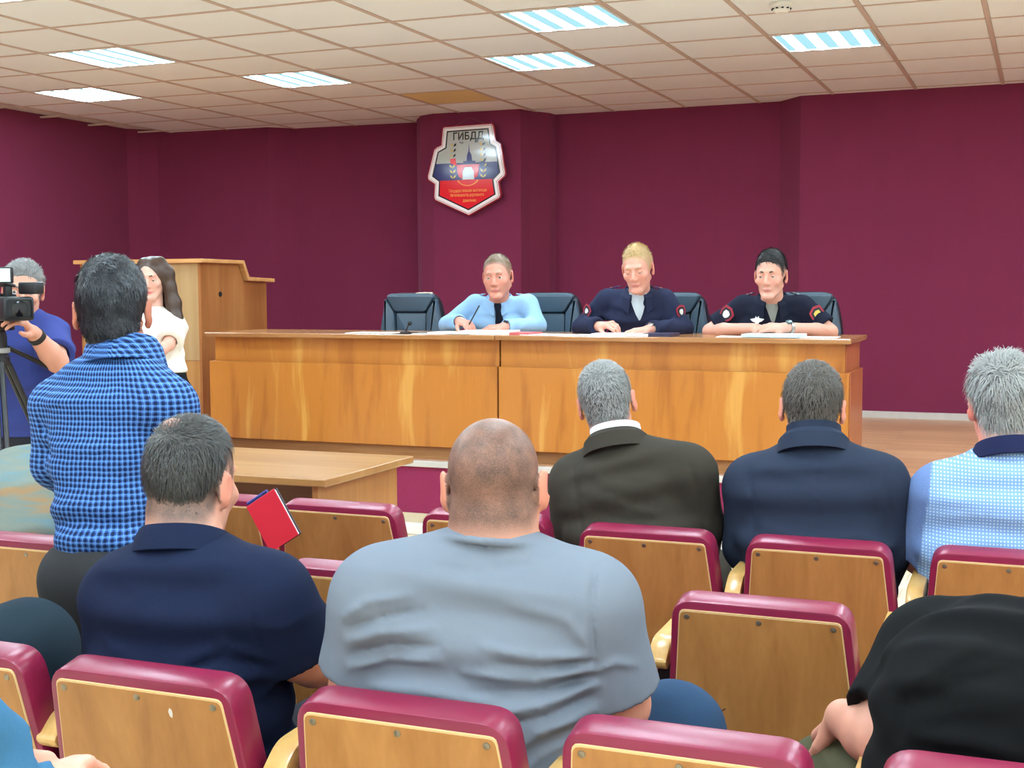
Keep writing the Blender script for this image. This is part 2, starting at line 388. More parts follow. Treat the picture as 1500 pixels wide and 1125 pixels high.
# lectern
M['lect_front'] = wood('lectern_front', (156, 124, 84), (170, 136, 92), (180, 148, 106), 'z', 1, .35, 1, 6)
M['lect_side'] = wood('lectern_side', (134, 80, 40), (156, 98, 52), (172, 116, 66), 'z', 1, .35, 1, 6)
lx0, lx1, ly = -6.2, -5.208, 7.3
lt = thing('lectern', 'tall wooden lectern cabinet with stepped sloping side, left of the desk', 'lectern', ((lx0+lx1)/2, 7.7, STZ))
prof = [(7.3, 1.58), (7.74, 1.575), (7.80, 1.46), (8.09, 1.452), (8.09, STZ), (7.3, STZ)]
bm = BM(); prism(bm, prof, (lx1-.02, 0, 0), (0, 1, 0), (0, 0, 1), (1, 0, 0), .02); obj('side_panel', bm, M['lect_side'], lt)
bm = BM(); prism(bm, prof, (lx0, 0, 0), (0, 1, 0), (0, 0, 1), (1, 0, 0), .02); obj('side_panel', bm, M['lect_side'], lt)
bm = BM(); box(bm, (lx0+.02, 7.3, .93), (lx1-.02, 7.32, 1.58)); obj('front_panel', bm, M['lect_front'], lt)
bm = BM(); box(bm, (lx0+.02, 7.302, STZ), (lx1-.02, 7.32, .928)); obj('lower_front_panel', bm, wood('lectern_lower', (158, 106, 56), (172, 120, 66), (184, 136, 80), 'z', 1, .35, 1, 6), lt)
tp = [(7.27, 1.58), (7.75, 1.576), (7.815, 1.462), (8.15, 1.452), (8.15, 1.478), (7.83, 1.488), (7.768, 1.602), (7.27, 1.606)]
bm = BM(); prism(bm, tp, (lx0-.035, 0, 0), (0, 1, 0), (0, 0, 1), (1, 0, 0), lx1-lx0+.07, .004); obj('top', bm, M['desk_top'] if False else wood('lectern_top', (170, 112, 62), (196, 140, 86), (212, 164, 108), 'x', 1, .3), lt)
bm = BM(); lathe(bm, [(.018, 0), (.018, .004), (.008, .005)], (lx1, 7.52, 1.37), (1, 0, 0), 12); obj('cable_hole', bm, M['blackm'], lt, 'auto')
# light wood table in front of the stage
M['beech'] = wood('beech_top', (148, 104, 58), (162, 117, 68), (174, 132, 82), 'x', 1, .3, 1, 7)
M['beech_v'] = wood('beech_panel', (158, 104, 54), (170, 116, 62), (184, 132, 76), 'z', 1, .4, 1, 9)
M['walnut'] = wood('dark_back_panel', (96, 56, 34), (116, 70, 42), (132, 84, 54), 'x', 1, .5)
tb = thing('table', 'light beech office table standing on the floor before the stage', 'table', (-2.88, 4.32, 0))
bm = BM(); box(bm, (-3.44, 3.97, .712), (-2.33, 4.665, .74), .004); obj('tabletop', bm, M['beech'], tb)
bm = BM(); box(bm, (-2.40, 4.0, 0), (-2.378, 4.61, .712)); obj('side_panel', bm, M['beech_v'], tb)
bm = BM(); box(bm, (-3.39, 4.0, 0), (-3.368, 4.61, .712)); obj('side_panel', bm, M['beech_v'], tb)
bm = BM(); box(bm, (-3.368, 4.46, .25), (-2.40, 4.478, .712)); obj('modesty_panel', bm, M['walnut'], tb)
# leather office chairs on the stage
M['leather'] = NT('black_leather'); tt = M['leather']; tt.bump(tt.noise(tt.coord(), 160, 3), .12, .003); M['leather'] = tt.fin(lin((66, 84, 98)), .38, 0, .5)
M['leather_dark'] = plain('dark_leather', (24, 30, 36), .35)
def office_chair(x, y, label):
    t_ = thing('office_chair', label, 'office chair', (x, y, STZ), 0, 'leather chairs behind the desk')
    z1 = 1.375; z0 = .88
    def P(u, s): return (x+u, y+.10*(s)**1.2, 0)
    sh = rpoly([(-.21, z0), (.21, z0), (.235, z0+.25), (.18, z1), (-.18, z1), (-.235, z0+.25)], [.05, .05, .12, .09, .09, .12])
    bm = BM(); prism(bm, sh, (x, y+.02, 0), (1, 0, 0), (0, 0, 1), (0, 1, 0), .075, .02); obj('backrest', bm, M['leather_dark'], t_, 'auto')
    # front pads: central pad, top roll, side wings
    def pad(pts, dep, nm, r=.02):
        bm = BM(); prism(bm, rpoly(pts, r, 4), (x, y+.03, 0), (1, 0, 0), (0, 0, 1), (0, -1, 0), dep, .014); obj(nm, bm, M['leather'], t_, 'auto')
    pad([(-.105, z0+.03), (.105, z0+.03), (.112, z1-.13), (-.112, z1-.13)], .035, 'centre_pad')
    pad([(-.112, z1-.125), (.112, z1-.125), (.178, z1-.02), (.14, z1-.004), (-.14, z1-.004), (-.178, z1-.02)], .055, 'top_pad')
    for s in (-1, 1):
        pts = [(s*.11, z0+.03), (s*.2, z0+.03), (s*.222, z0+.25), (s*.186, z1-.03), (s*.117, z1-.13)]
        pad(pts if s > 0 else pts[::-1], .05, 'side_pad')
    bm = BM(); box(bm, (x-.24, y-.47, STZ+.42), (x+.24, y+.03, STZ+.52), .03, 3); obj('seat', bm, M['leather'], t_, 'auto')
    bm = BM(); tube(bm, [(x, y-.2, STZ+.08), (x, y-.2, STZ+.42)], .03, 10); box(bm, (x-.05, y-.1, STZ+.4), (x+.05, y+.09, STZ+.43)); box(bm, (x-.04, y+.06, STZ+.4), (x+.04, y+.09, STZ+.6)); obj('gas_column', bm, M['black'], t_)
    for k in range(5):
        a = k*math.pi*2/5+.3; bm = BM(); tube(bm, [(x, y-.2, STZ+.09), (x+.28*math.cos(a), y-.2+.28*math.sin(a), STZ+.055)], [.026, .016], 6)
        leg = obj('leg', bm, M['black'], t_)
        bm = BM(); lathe(bm, [(.027, -.015), (.027, .015)], (x+.28*math.cos(a), y-.2+.28*math.sin(a), STZ+.027), (math.cos(a+1.57), math.sin(a+1.57), 0), 10); obj('caster', bm, M['blackm'], leg)
    return t_
oc = [(602, 'empty leather office chair with worn top, left of the shirted officer'), (803, 'leather office chair behind the officer in the light blue shirt'), (985, 'leather office chair behind the fair haired officer'), (1176, 'leather office chair behind the rightmost officer with patches')]
for px, l in oc:
    p = aty(px, 450, 7.78); office_chair(p[0], 7.78, l)
p0 = aty(602, 434, 7.78)
bm = BM()
for k in range(7): box(bm, (p0[0]+.03+k*.016, 7.79+random.uniform(-.01, .01), 1.366+random.uniform(0, .006)), (p0[0]+.05+k*.016, 7.81+random.uniform(0, .02), 1.376+random.uniform(0, .005)), .003, 1)
oc0 = [o for o in bpy.data.objects if o.name == 'office_chair'][0]
pt = obj('worn_patch', bm, plain('worn_lining', (214, 200, 176), .8, var=.3, scale=90), oc0); pt['label'] = 'peeled pale patch on the top edge'
# ------------------------------------------------------------------ auditorium seats
t = NT('burgundy_vinyl'); n_ = t.noise(t.coord(), 220, 3); t.bump(n_, .06, .002)
t.fin(t.mix(t.noise(t.coord(), 9, 3), lin((112, 22, 50)), lin((138, 32, 66))), .33, 0, .5); M['vinyl'] = t.m
def seat_wood(name):
    t = NT(name); oi = t.node('ObjectInfo')
    v0 = t.node('VectorMath', operation='ADD'); t.link(t.coord((1, 1, .12)), v0.inputs[0])
    cmb = t.node('CombineXYZ'); t.link(t.math('MULTIPLY', oi.outputs['Random'], 37.), cmb.inputs[0]); t.link(cmb.outputs[0], v0.inputs[1])
    big = t.noise(v0.outputs[0], 9, 3, .55, 1.5); fine = t.noise(v0.outputs[0], 110, 3)
    f = t.math('ADD', t.math('MULTIPLY', big, .8), t.math('MULTIPLY', fine, .2))
    c = t.ramp(f, [(.3, lin((150, 98, 50))), (.46, lin((164, 110, 58))), (.56, lin((171, 117, 63))), (.72, lin((182, 128, 72)))])
    return t.fin(c, .42, 0, .4)
M['seatwood'] = seat_wood('seat_back_laminate'); M['armwood'] = wood('armrest_wood', (176, 128, 66), (206, 160, 92), (226, 186, 120), 'y', 1, .3, 1, 8, .5, .3)
M['panel_edge'] = plain('chipboard_edge', (214, 182, 130), .7); M['screw'] = plain('screw_metal', (140, 130, 112), .35, .8)
M['steel'] = plain('black_steel', (18, 18, 20), .4)
TILT = math.radians(12); TOPZ = .755
def seat_pt(x, s, n): return (x, s*math.sin(TILT)+n*math.cos(TILT), TOPZ-s*math.cos(TILT)+n*math.sin(TILT))
def make_seat():
    t_ = thing('auditorium_seat', 'x', 'seat')
    ux, uy, uz = Vector((1, 0, 0)), Vector((0, math.sin(TILT), -math.cos(TILT))), Vector((0, math.cos(TILT), math.sin(TILT)))
    o = Vector((0, -.064, TOPZ-.006))
    sh = rpoly([(-.184, 0), (.184, 0), (.206, .26), (.208, .46), (-.208, .46), (-.206, .26)], [.045, .045, .05, .03, .03, .05], 6)
    bm = BM(); prism(bm, sh, o, ux, uy, uz, .062, .006); obj('back_frame', bm, M['vinyl'], t_, 'auto', world=False)
    pn = [(-.168, .019), (.168, .019), (.191, .26), (.193, .45), (-.193, .45), (-.191, .26)]
    bm = BM(); prism(bm, rpoly(pn, .012, 3), o+uz*.004, ux, uy, -uz, .0075); pe = obj('panel_edge', bm, M['panel_edge'], t_, world=False)
    pn2 = [(x*.988, y+(.004 if y < .1 else 0)) for x, y in pn]
    bm = BM(); prism(bm, rpoly(pn2, .011, 3), o-uz*.002, ux, uy, -uz, .0025); obj('back_panel', bm, M['seatwood'], t_, world=False)
    for x, s in ((-.152, .034), (0, .034), (.152, .034), (-.172, .225), (.172, .225)):
        bm = BM(); lathe(bm, [(.0062, 0), (.0058, .0015), (.0025, .0025)], o-uz*.0045+ux*x+uy*s, -uz, 12); obj('screw', bm, M['screw'], t_, 'auto', world=False)
    # front cushion
    bm = BM(); prism(bm, rpoly([(-.158, .03), (.158, .03), (.18, .43), (-.18, .43)], .05, 4), o+uz*.064, ux, uy, uz, .03, .014); obj('back_cushion', bm, M['vinyl'], t_, 'auto', world=False)
    bm = BM(); box(bm, (-.19, .16, .375), (.19, .57, .44), .025, 3); obj('seat_cushion', bm, M['vinyl'], t_, 'auto', world=False)
    bm = BM(); box(bm, (-.185, .165, .36), (.185, .565, .376), .004, 1); obj('seat_board', bm, M['seatwood'], t_, world=False)
    return t_
def add_arm(t_, x):
    """wooden armrest on a black steel stand beside the seat"""
    pr = rpoly([(-.03, .60), (.02, .642), (.40, .655), (.42, .63), (.40, .615), (.04, .605), (-.012, .578)], [.012, .026, .014, .014, .006, .02, .012], 4)
    bm = BM(); prism(bm, pr, (x-.022, 0, 0), (0, 1, 0), (0, 0, 1), (1, 0, 0), .044, .004); a = obj('armrest', bm, M['armwood'], t_, 'auto', world=False)
    bm = BM(); box(bm, (x-.018, .05, .04), (x+.018, .13, .61)); box(bm, (x-.018, .13, .36), (x+.018, .35, .4)); obj('stand', bm, M['steel'], t_, world=False)
    bm = BM(); box(bm, (x-.022, -.02, 0), (x+.022, .26, .04), .006, 1); obj('foot', bm, M['steel'], t_, world=False)
proto = make_seat(); add_arm(proto, -.2285)
SEATS = [  # x, y, width scale, label
    (-2.44, 3.50, 1.0, 'burgundy and wood auditorium seat holding the red notebook'),
    (-1.985, 3.50, 1.08, 'empty auditorium seat before the table, right of the red notebook'),
    (-1.50, 3.50, 1.05, 'empty front row auditorium seat partly hidden by the shaved head'),
    (-.995, 3.43, 1.0, 'front row auditorium seat of the man in the brown jacket'),
    (-.535, 3.42, .98, 'front row auditorium seat of the man in the navy suit jacket'),
    (-.075, 3.44, .98, 'front row auditorium seat of the man in the light blue polo shirt'),
    (-2.47, 2.73, 1.0, 'auditorium seat at left edge with the grey green sweater leaning over it'),
    (-1.98, 2.72, 1.0, 'empty auditorium seat mostly hidden behind the navy polo man'),
    (-1.50, 2.72, 1.0, 'empty auditorium seat visible between navy polo man and grey T-shirt man'),
    (-1.01, 2.72, 1.0, 'auditorium seat hidden behind the right shoulder of the grey T-shirt man'),
    (-.54, 2.725, 1.0, 'empty auditorium seat with scratched back right of the grey T-shirt man'),
    (-.08, 2.72, 1.0, 'auditorium seat behind the left shoulder of the black T-shirt man'),
    (-1.87, 1.86, 1.0, 'auditorium seat cut by the left edge, beside the dark trousered knee'),
    (-1.425, 1.85, 1.02, 'auditorium seat of the navy polo man with chipped wooden back'),
    (-.927, 1.85, 1.0, 'auditorium seat of the broad man in the grey T-shirt'),
    (-.48, 1.87, .98, 'empty nearest auditorium seat at bottom centre, right of grey T-shirt man'),
    (-.012, 1.885, 1.02, 'auditorium seat of the black T-shirt man at the bottom right corner')]
seat_objs = []
for i, (x, y, sx_, l) in enumerate(SEATS):
    if i == 0: proto.location = (x, y, 0); proto['label'] = l; proto['group'] = 'auditorium seats in rows'; s_ = proto
    else: s_ = dup(proto, (x, y, 0), l, (sx_, 1, 1))
    if i == 14:
        for ch in s_.children:
            if ch.name.split('.')[0] in ('armrest', 'stand', 'foot'): ch.location.x -= .025
    seat_objs.append(s_)
# chips and scratches on the navy polo man's seat back
cs = seat_objs[13]; ux, uy, uz = Vector((1, 0, 0)), Vector((0, math.sin(TILT), -math.cos(TILT))), Vector((0, math.cos(TILT), math.sin(TILT)))
o_ = Vector((0, -.064, TOPZ-.006))-uz*.0045
bm = BM()
prism(bm, [(-.004, -.002), (-.001, -.009), (.003, -.006), (.004, .001), (.002, .009), (-.002, .006)], o_+ux*.065+uy*.055, ux, uy, -uz, .0006)
obj('chip', bm, plain('chipped_spot', (205, 198, 190), .8), cs, world=False)
bm = BM(); prism(bm, [(-.012, .012), (.010, -.012), (.012, -.010), (-.009, .013)], o_+ux*.03+uy*.215, ux, uy, -uz, .0006); obj('scratch', bm, plain('dark_scratch', (86, 50, 22), .8), cs, world=False)
bm = BM(); prism(bm, [(-.014, .008), (.012, -.01), (.014, -.008), (-.012, .011)], o_-ux*.09+uy*.25, ux, uy, -uz, .0006); obj('scratch', bm, bpy.data.materials['dark_scratch'], seat_objs[10], world=False)
# red notebook with pen stuck between two front seats
nb = thing('notebook', 'red notebook with orange ribbon and pen, wedged beside a front row seat', 'notebook', (-2.22, 3.45, .6))
nr = Matrix.Rotation(math.radians(-32), 3, 'Y') 
def nbx(lo, hi, mat, nm, bev=.001):
    bm = BM(); vs_ = box(bm, lo, hi, bev, 1, nr, (0, 0, 0))
    for v in bm.verts: v.co += NBP
    return obj(nm, bm, mat, nb)
NBP = Vector(at(401, 762, 3.86))
M['red'] = plain('red_cover', (214, 38, 58), .4); M['paper'] = plain('paper', (236, 236, 232), .7, var=.03)
nbx((-.057, -.009, -.077), (.057, -.006, .077), M['red'], 'front_cover'); nbx((-.057, .006, -.077), (.057, .009, .077), plain('dark_cover', (60, 60, 66), .5), 'back_cover'); nbx((-.056, -.006, -.074), (.052, .006, .074), M['paper'], 'pages')
bm = BM(); tube(bm, [nr @ Vector((-.05, -.004, .083)) + NBP, nr @ Vector((.03, -.004, .083)) + NBP], .005, 8); tag(obj('pen', bm, plain('blue_pen', (40, 46, 120), .3)), 'blue pen lying along the top of the red notebook', 'pen')
bm = BM(); q = [NBP+nr @ Vector((-.03, -.004, -.077))+Vector(d_) for d_ in ((0, 0, 0), (-.01, 0, -.015), (-.03, 0, -.03), (-.045, 0, -.052))]
for a, b in zip(q, q[1:]): prism(bm, [(0, 0), (1, 0)], a, b-a, (0, 0, 1), (0, .012, 0), 1) if False else None
tube(bm, q, [.006, .006, .005, .004], 4); obj('ribbon', bm, plain('orange_ribbon', (226, 120, 92), .6), nb)
#@@EMBLEM
# ================================================================== EMBLEM ON THE PILLAR
ET = thing('shield_emblem', 'shield shaped traffic police emblem board hanging on the burgundy pillar', 'emblem', (-4.45, 9.93, 2.36))
EC = np.array([-4.452, 9.945, 2.366]); KX, KZ = .000989, .000897; lean = .0
def E2(x, y): return ((x-537)*KX, -(y-628)*KZ)
OUT = [(335, 222), (772, 213), (790, 240), (802, 368), (850, 402), (893, 660), (885, 692), (832, 742), (850, 862), (836, 892), (560, 1042), (248, 892), (237, 862), (245, 745), (185, 702), (180, 668), (242, 425), (268, 402), (308, 386), (322, 240)]
cx_, cy_ = 537, 628
def inset(pts, d):
    n = len(pts); o = []
    for i in range(n):
        p0, p, p1 = (np.array(pts[(i+k) % n], float) for k in (-1, 0, 1))
        e0 = (p-p0)/np.linalg.norm(p-p0); e1 = (p1-p)/np.linalg.norm(p1-p)
        n0 = np.array([-e0[1], e0[0]]); n1 = np.array([-e1[1], e1[0]]); m = n0+n1; m /= max(1e-6, np.dot(m, n0))
        o.append(tuple(p+m*d))
    return o
EUX = Vector((1, 0, 0)); EUY = Vector((0, -lean, 1)).normalized(); EUZ = Vector((0, -1, -lean)).normalized()
def eplate(pts, z, dep, mat, nm, parent=ET):
    bm = BM(); prism(bm, [E2(*p) for p in pts], Vector(EC)+EUZ*z, EUX, EUY, EUZ, dep); return obj(nm, bm, mat, parent)
def gl(name, rgb): return plain(name, rgb, .09, 0, .5)
G_red, G_white, G_navy, G_dark, G_grey, G_gold = gl('enamel_red', (222, 34, 42)), gl('enamel_white', (238, 226, 220)), gl('enamel_navy', (40, 40, 100)), gl('enamel_black', (24, 26, 34)), gl('enamel_grey', (178, 178, 168)), gl('enamel_gold', (206, 176, 92))
eplate(OUT, 0, .022, gl('enamel_rim', (170, 52, 58)), 'backing_board')
eplate(inset(OUT, 10), .022, .003, G_white, 'white_rim'); eplate(inset(OUT, 16), .025, .001, gl('enamel_rim2', (150, 44, 50)), 'thin_red_line'); eplate(inset(OUT, 20), .026, .001, G_white, 'white_border')
OUT2 = [(326, 222), (782, 212), (803, 372), (852, 404), (893, 676), (832, 738), (852, 880), (560, 1042), (238, 880), (245, 742), (178, 690), (242, 420), (310, 385)]
IN = inset(OUT2, 44); eplate(IN, .027, .001, G_dark, 'dark_line'); FI = inset(OUT2, 56)
def clip(pts, f0, f1, keep_above):
    """clip polygon by line y = f0+(f1-f0)*(x-180)/715"""
    f = lambda p: (f0+(f1-f0)*(p[0]-180)/715-p[1])*(1 if keep_above else -1)
    o = []
    for a, b in zip(pts, pts[1:]+pts[:1]):
        if f(a) >= 0: o.append(a)
        if f(a)*f(b) < 0:
            t_ = f(a)/(f(a)-f(b)); o.append(tuple(np.array(a)+(np.array(b)-np.array(a))*t_))
    return o
eplate(clip(FI, 560, 560, True), .028, .0012, G_grey, 'grey_field'); eplate(clip(clip(FI, 560, 560, False), 714, 714, True), .028, .0012, G_navy, 'navy_band'); eplate(clip(FI, 714, 714, False), .028, .0012, G_red, 'red_field')
eplate([(455, 575), (660, 575), (655, 640), (640, 690), (560, 735), (480, 690), (460, 640)], .0292, .002, gl('enamel_red2', (206, 30, 44)), 'inner_shield')
eplate([(510, 640), (530, 600), (590, 600), (612, 640), (614, 712), (508, 712)], .0312, .001, gl('pale_tower', (206, 222, 226)), 'city_arms')
eplate([(515, 575), (515, 545), (545, 545), (550, 490), (562, 460), (568, 385), (574, 460), (590, 490), (596, 545), (625, 545), (625, 575)], .0292, .001, gl('enamel_blue', (52, 50, 110)), 'spire')
for s, x0 in ((-1, 425), (1, 690)):
    for k in range(7):
        y = 700-k*48; xx = x0+s*(10-abs(k-2)*3)
        for q_, mt in ((-1, G_gold), (1, G_dark if k > 2 else G_gold)):
            eplate([(xx, y), (xx+q_*22, y-12), (xx+q_*26, y-34), (xx+q_*8, y-24)][::q_], .0292, .001, mt, 'leaf')
eplate([(395, 520), (445, 515), (455, 585), (400, 560)], .0305, .001, G_red, 'ribbon_end'); eplate([(660, 560), (712, 545), (705, 600), (662, 612)], .0305, .001, G_navy, 'ribbon_end')
G_or = gl('enamel_orange', (240, 150, 80))
bm = BM()
for k in range(12):
    a0, a1 = math.pi*(1.12+.76*k/12), math.pi*(1.12+.76*(k+1)/12); c0 = lambda a, r: E2(555+r*1.0*math.cos(a), 690-r*.78*math.sin(a))
    prism(bm, [c0(a0, 92), c0(a1, 92), c0(a1, 104), c0(a0, 104)], Vector(EC)+EUZ*.0292, EUX, EUY, EUZ, .001)
obj('scroll_ribbon', bm, G_or, ET)
def text3d(s, loc, size, mat, nm, parent, rot, ext=.0005, align='CENTER', sx=1, shear=0):
    cu = bpy.data.curves.new(nm, 'FONT'); cu.body = s; cu.size = size; cu.extrude = ext; cu.align_x = align; cu.align_y = 'CENTER'; cu.shear = shear; cu.offset = size*.022
    tmp = bpy.data.objects.new(nm, cu); COL.objects.link(tmp); bpy.context.view_layer.update(); me = bpy.data.meshes.new_from_object(tmp.evaluated_get(bpy.context.evaluated_depsgraph_get())); bpy.data.objects.remove(tmp)
    o = bpy.data.objects.new(nm, me); COL.objects.link(o); me.materials.clear(); me.materials.append(mat); o.parent = parent
    Mw = Matrix.Translation(Vector([float(x) for x in loc])) @ rot.to_4x4() @ Matrix.Diagonal((sx, 1, 1, 1)); o.matrix_basis = wmat(parent).inverted() @ Mw; return o
ER = Matrix((EUX, EUY, EUZ)).transposed()
def etext(s, x, y, size, mat, sx=1): 
    a, b = E2(x, y); text3d(s, Vector(EC)+EUX*a+EUY*b+EUZ*.0299, size, mat, 'lettering', ET, ER, .0, sx=sx)
etext('ГИБДД', 562, 322, .082, G_dark, .95); etext('4 р', 500, 376, .024, G_dark); etext('8ы', 636, 372, .024, G_dark)
etext('Государственная инспекция', 555, 812, .034, G_or, .72); etext('безопасности дорожного', 548, 852, .034, G_or, .72); etext('движения', 570, 902, .034, G_or, .72)
bm = BM(); a, b, c = (Vector(EC)+EUX*E2(*p)[0]+EUY*E2(*p)[1]+Vector((0, .012, 0)) for p in ((425, 215), (560, 150), (700, 210))); c2 = a
tube(bm, [a, b], .0022, 5); tube(bm, [b, c], .0022, 5); obj('hanging_cord', bm, plain('cord', (120, 70, 70), .7), ET)
#@@PEOPLE
# ================================================================== PEOPLE: signed distance bodies
def axis(lo, hi, h, fine):
    xs = [lo]
    while xs[-1] < hi:
        x = xs[-1]; s = h
        for a, b, hf in fine:
            if a-.012 <= x <= b+.004: s = min(s, hf)
            elif x < a and x+s > a: s = min(s, max(hf, a-x))
        xs.append(x+s)
    return np.array(xs, np.float32)
class Field:
    def __init__(s, lo, hi, h, fine=()):
        s.ax = [axis(lo[i], hi[i], h, [(f[0][i], f[1][i], f[2]) for f in fine]) for i in range(3)]
        s.d = np.full([len(a) for a in s.ax], .1, np.float32)
    def blk(s, lo, hi):
        sl = tuple(slice(max(0, int(np.searchsorted(s.ax[i], lo[i]))-1), int(np.searchsorted(s.ax[i], hi[i]))+1) for i in range(3))
        X, Y, Z = (s.ax[i][sl[i]] for i in range(3))
        return sl, X[:, None, None], Y[None, :, None], Z[None, None, :]
    def add(s, pr, k=.02, off=0.):
        f, lo, hi = pr; m = .05+k+max(0, off); sl, X, Y, Z = s.blk(lo-m, hi+m)
        if s.d[sl].size == 0: return
        b = (f(X, Y, Z)-off).astype(np.float32); a = s.d[sl]
        if k <= 0: s.d[sl] = np.minimum(a, b); return
        h = np.clip(.5+.5*(b-a)/k, 0, 1); s.d[sl] = b+(a-b)*h-k*h*(1-h)
    def sub(s, pr, k=.005, off=0.):
        f, lo, hi = pr; m = .03+k; sl, X, Y, Z = s.blk(lo-m, hi+m)
        if s.d[sl].size == 0: return
        b = -(f(X, Y, Z)-off).astype(np.float32); a = s.d[sl]; k = max(k, 1e-4)
        h = np.clip(.5-.5*(b-a)/k, 0, 1); s.d[sl] = b+(a-b)*h+k*h*(1-h)
    def disp(s, fn, lo, hi):
        sl, X, Y, Z = s.blk(np.array(lo), np.array(hi))
        if s.d[sl].size: s.d[sl] -= fn(X, Y, Z).astype(np.float32)
    def nets(s, smooth=1):
        d = s.d; g = d < 0
        c = np.zeros([n-1 for n in d.shape], np.int8)
        for a in (0, 1):
            for b in (0, 1):
                for e in (0, 1): c += g[a:d.shape[0]-1+a, b:d.shape[1]-1+b, e:d.shape[2]-1+e]
        m = (c > 0) & (c < 8); I = np.argwhere(m); n = len(I)
        idx = np.full(m.shape, -1, np.int32); idx[m] = np.arange(n)
        acc = np.zeros((n, 3)); cnt = np.zeros(n)
        cor = [(a, b, e) for a in (0, 1) for b in (0, 1) for e in (0, 1)]
        val = {q: d[I[:, 0]+q[0], I[:, 1]+q[1], I[:, 2]+q[2]] for q in cor}
        pos = {q: np.stack([s.ax[i][I[:, i]+q[i]] for i in range(3)], 1) for q in cor}
        for q in cor:
            for ax_ in range(3):
                if q[ax_] == 0:
                    r = list(q); r[ax_] = 1; r = tuple(r); va, vb = val[q], val[r]; ms = (va < 0) != (vb < 0)
                    t = np.where(ms, va/np.where(ms, va-vb, 1), 0)[:, None]
                    acc += np.where(ms[:, None], pos[q]+(pos[r]-pos[q])*t, 0); cnt += ms
        V = acc/cnt[:, None]; Q = []
        for ax_ in range(3):
            o1, o2 = [(1, 2), (2, 0), (0, 1)][ax_]
            sa = [slice(None)]*3; sb = [slice(None)]*3; sa[ax_] = slice(0, -1); sb[ax_] = slice(1, None)
            A, B = g[tuple(sa)], g[tuple(sb)]; E_ = np.argwhere(A != B)
            E_ = E_[(E_[:, o1] > 0) & (E_[:, o2] > 0) & (E_[:, o1] < d.shape[o1]-1) & (E_[:, o2] < d.shape[o2]-1)]
            if not len(E_): continue
            def cell(a, b):
                J = E_.copy(); J[:, o1] -= a; J[:, o2] -= b; return idx[J[:, 0], J[:, 1], J[:, 2]]
            q = np.stack([cell(1, 1), cell(0, 1), cell(0, 0), cell(1, 0)], 1)
            fl = ~A[E_[:, 0], E_[:, 1], E_[:, 2]]
            q[fl] = q[fl][:, ::-1]; Q.append(q)
        Q = np.concatenate(Q); Q = Q[(Q >= 0).all(1)]
        for _ in range(smooth):
            S = np.zeros_like(V); C_ = np.zeros(n)
            for i in range(4):
                a, b = Q[:, i], Q[:, (i+1) % 4]
                for k in range(3): S[:, k] += np.bincount(a, V[b, k], n)+np.bincount(b, V[a, k], n)
                C_ += np.bincount(a, minlength=n)+np.bincount(b, minlength=n)
            V = V*.45+.55*S/np.maximum(C_, 1)[:, None]
        return V, Q
def make_mesh(name, V, Q, mat, parent, attrs=None):
    me = bpy.data.meshes.new(name); n, m = len(V), len(Q); k = Q.shape[1]
    me.vertices.add(n); me.vertices.foreach_set('co', V.astype(np.float32).ravel())
    me.loops.add(m*k); me.loops.foreach_set('vertex_index', Q.astype(np.int32).ravel())
    me.polygons.add(m); me.polygons.foreach_set('loop_start', np.arange(0, m*k, k, dtype=np.int32))
    me.polygons.foreach_set('use_smooth', np.ones(m, bool)); me.update(calc_edges=True); me.validate()
    for nm, a in (attrs or {}).items():
        at_ = me.attributes.new(nm, 'FLOAT', 'POINT'); at_.data.foreach_set('value', a.astype(np.float32))
    return link(name, me, mat, parent)
A3 = lambda p: np.array(p, float)
def nz(v): v = A3(v); return v/np.linalg.norm(v)
def cap(a, b, ra, rb):
    a, b = A3(a), A3(b); ba = b-a; L2 = max(float(ba@ba), 1e-9)
    def f(X, Y, Z):
        px, py, pz = X-a[0], Y-a[1], Z-a[2]; h = np.clip((px*ba[0]+py*ba[1]+pz*ba[2])/L2, 0, 1)
        return np.sqrt((px-ba[0]*h)**2+(py-ba[1]*h)**2+(pz-ba[2]*h)**2)-(ra+(rb-ra)*h)
    r = max(ra, rb); return f, np.minimum(a, b)-r, np.maximum(a, b)+r
def cyl(a, b, ra, rb, ecc=None):
    """cone with a flat end at b"""
    a, b = A3(a), A3(b); ba = b-a; L = float(np.linalg.norm(ba)); u = ba/L
    def f(X, Y, Z):
        px, py, pz = X-a[0], Y-a[1], Z-a[2]; t = px*u[0]+py*u[1]+pz*u[2]; h = np.clip(t/L, 0, 1)
        d = np.sqrt((px-ba[0]*h)**2+(py-ba[1]*h)**2+(pz-ba[2]*h)**2)-(ra+(rb-ra)*h)
        return np.maximum(d, t-L)
    r = max(ra, rb); return f, np.minimum(a, b)-r, np.maximum(a, b)+r
def ell(c, r, Mx=None):
    c, r = A3(c), A3(r); Mx = np.eye(3) if Mx is None else np.array(Mx)      # rows are the axes
    def f(X, Y, Z):
        x, y, z = X-c[0], Y-c[1], Z-c[2]
        q = [(x*Mx[i, 0]+y*Mx[i, 1]+z*Mx[i, 2])/r[i] for i in range(3)]
        k0 = np.sqrt(q[0]**2+q[1]**2+q[2]**2)+1e-6; k1 = np.sqrt((q[0]/r[0])**2+(q[1]/r[1])**2+(q[2]/r[2])**2)+1e-6
        return k0*(k0-1)/k1
    e = np.abs(Mx.T)@r; return f, c-e, c+e
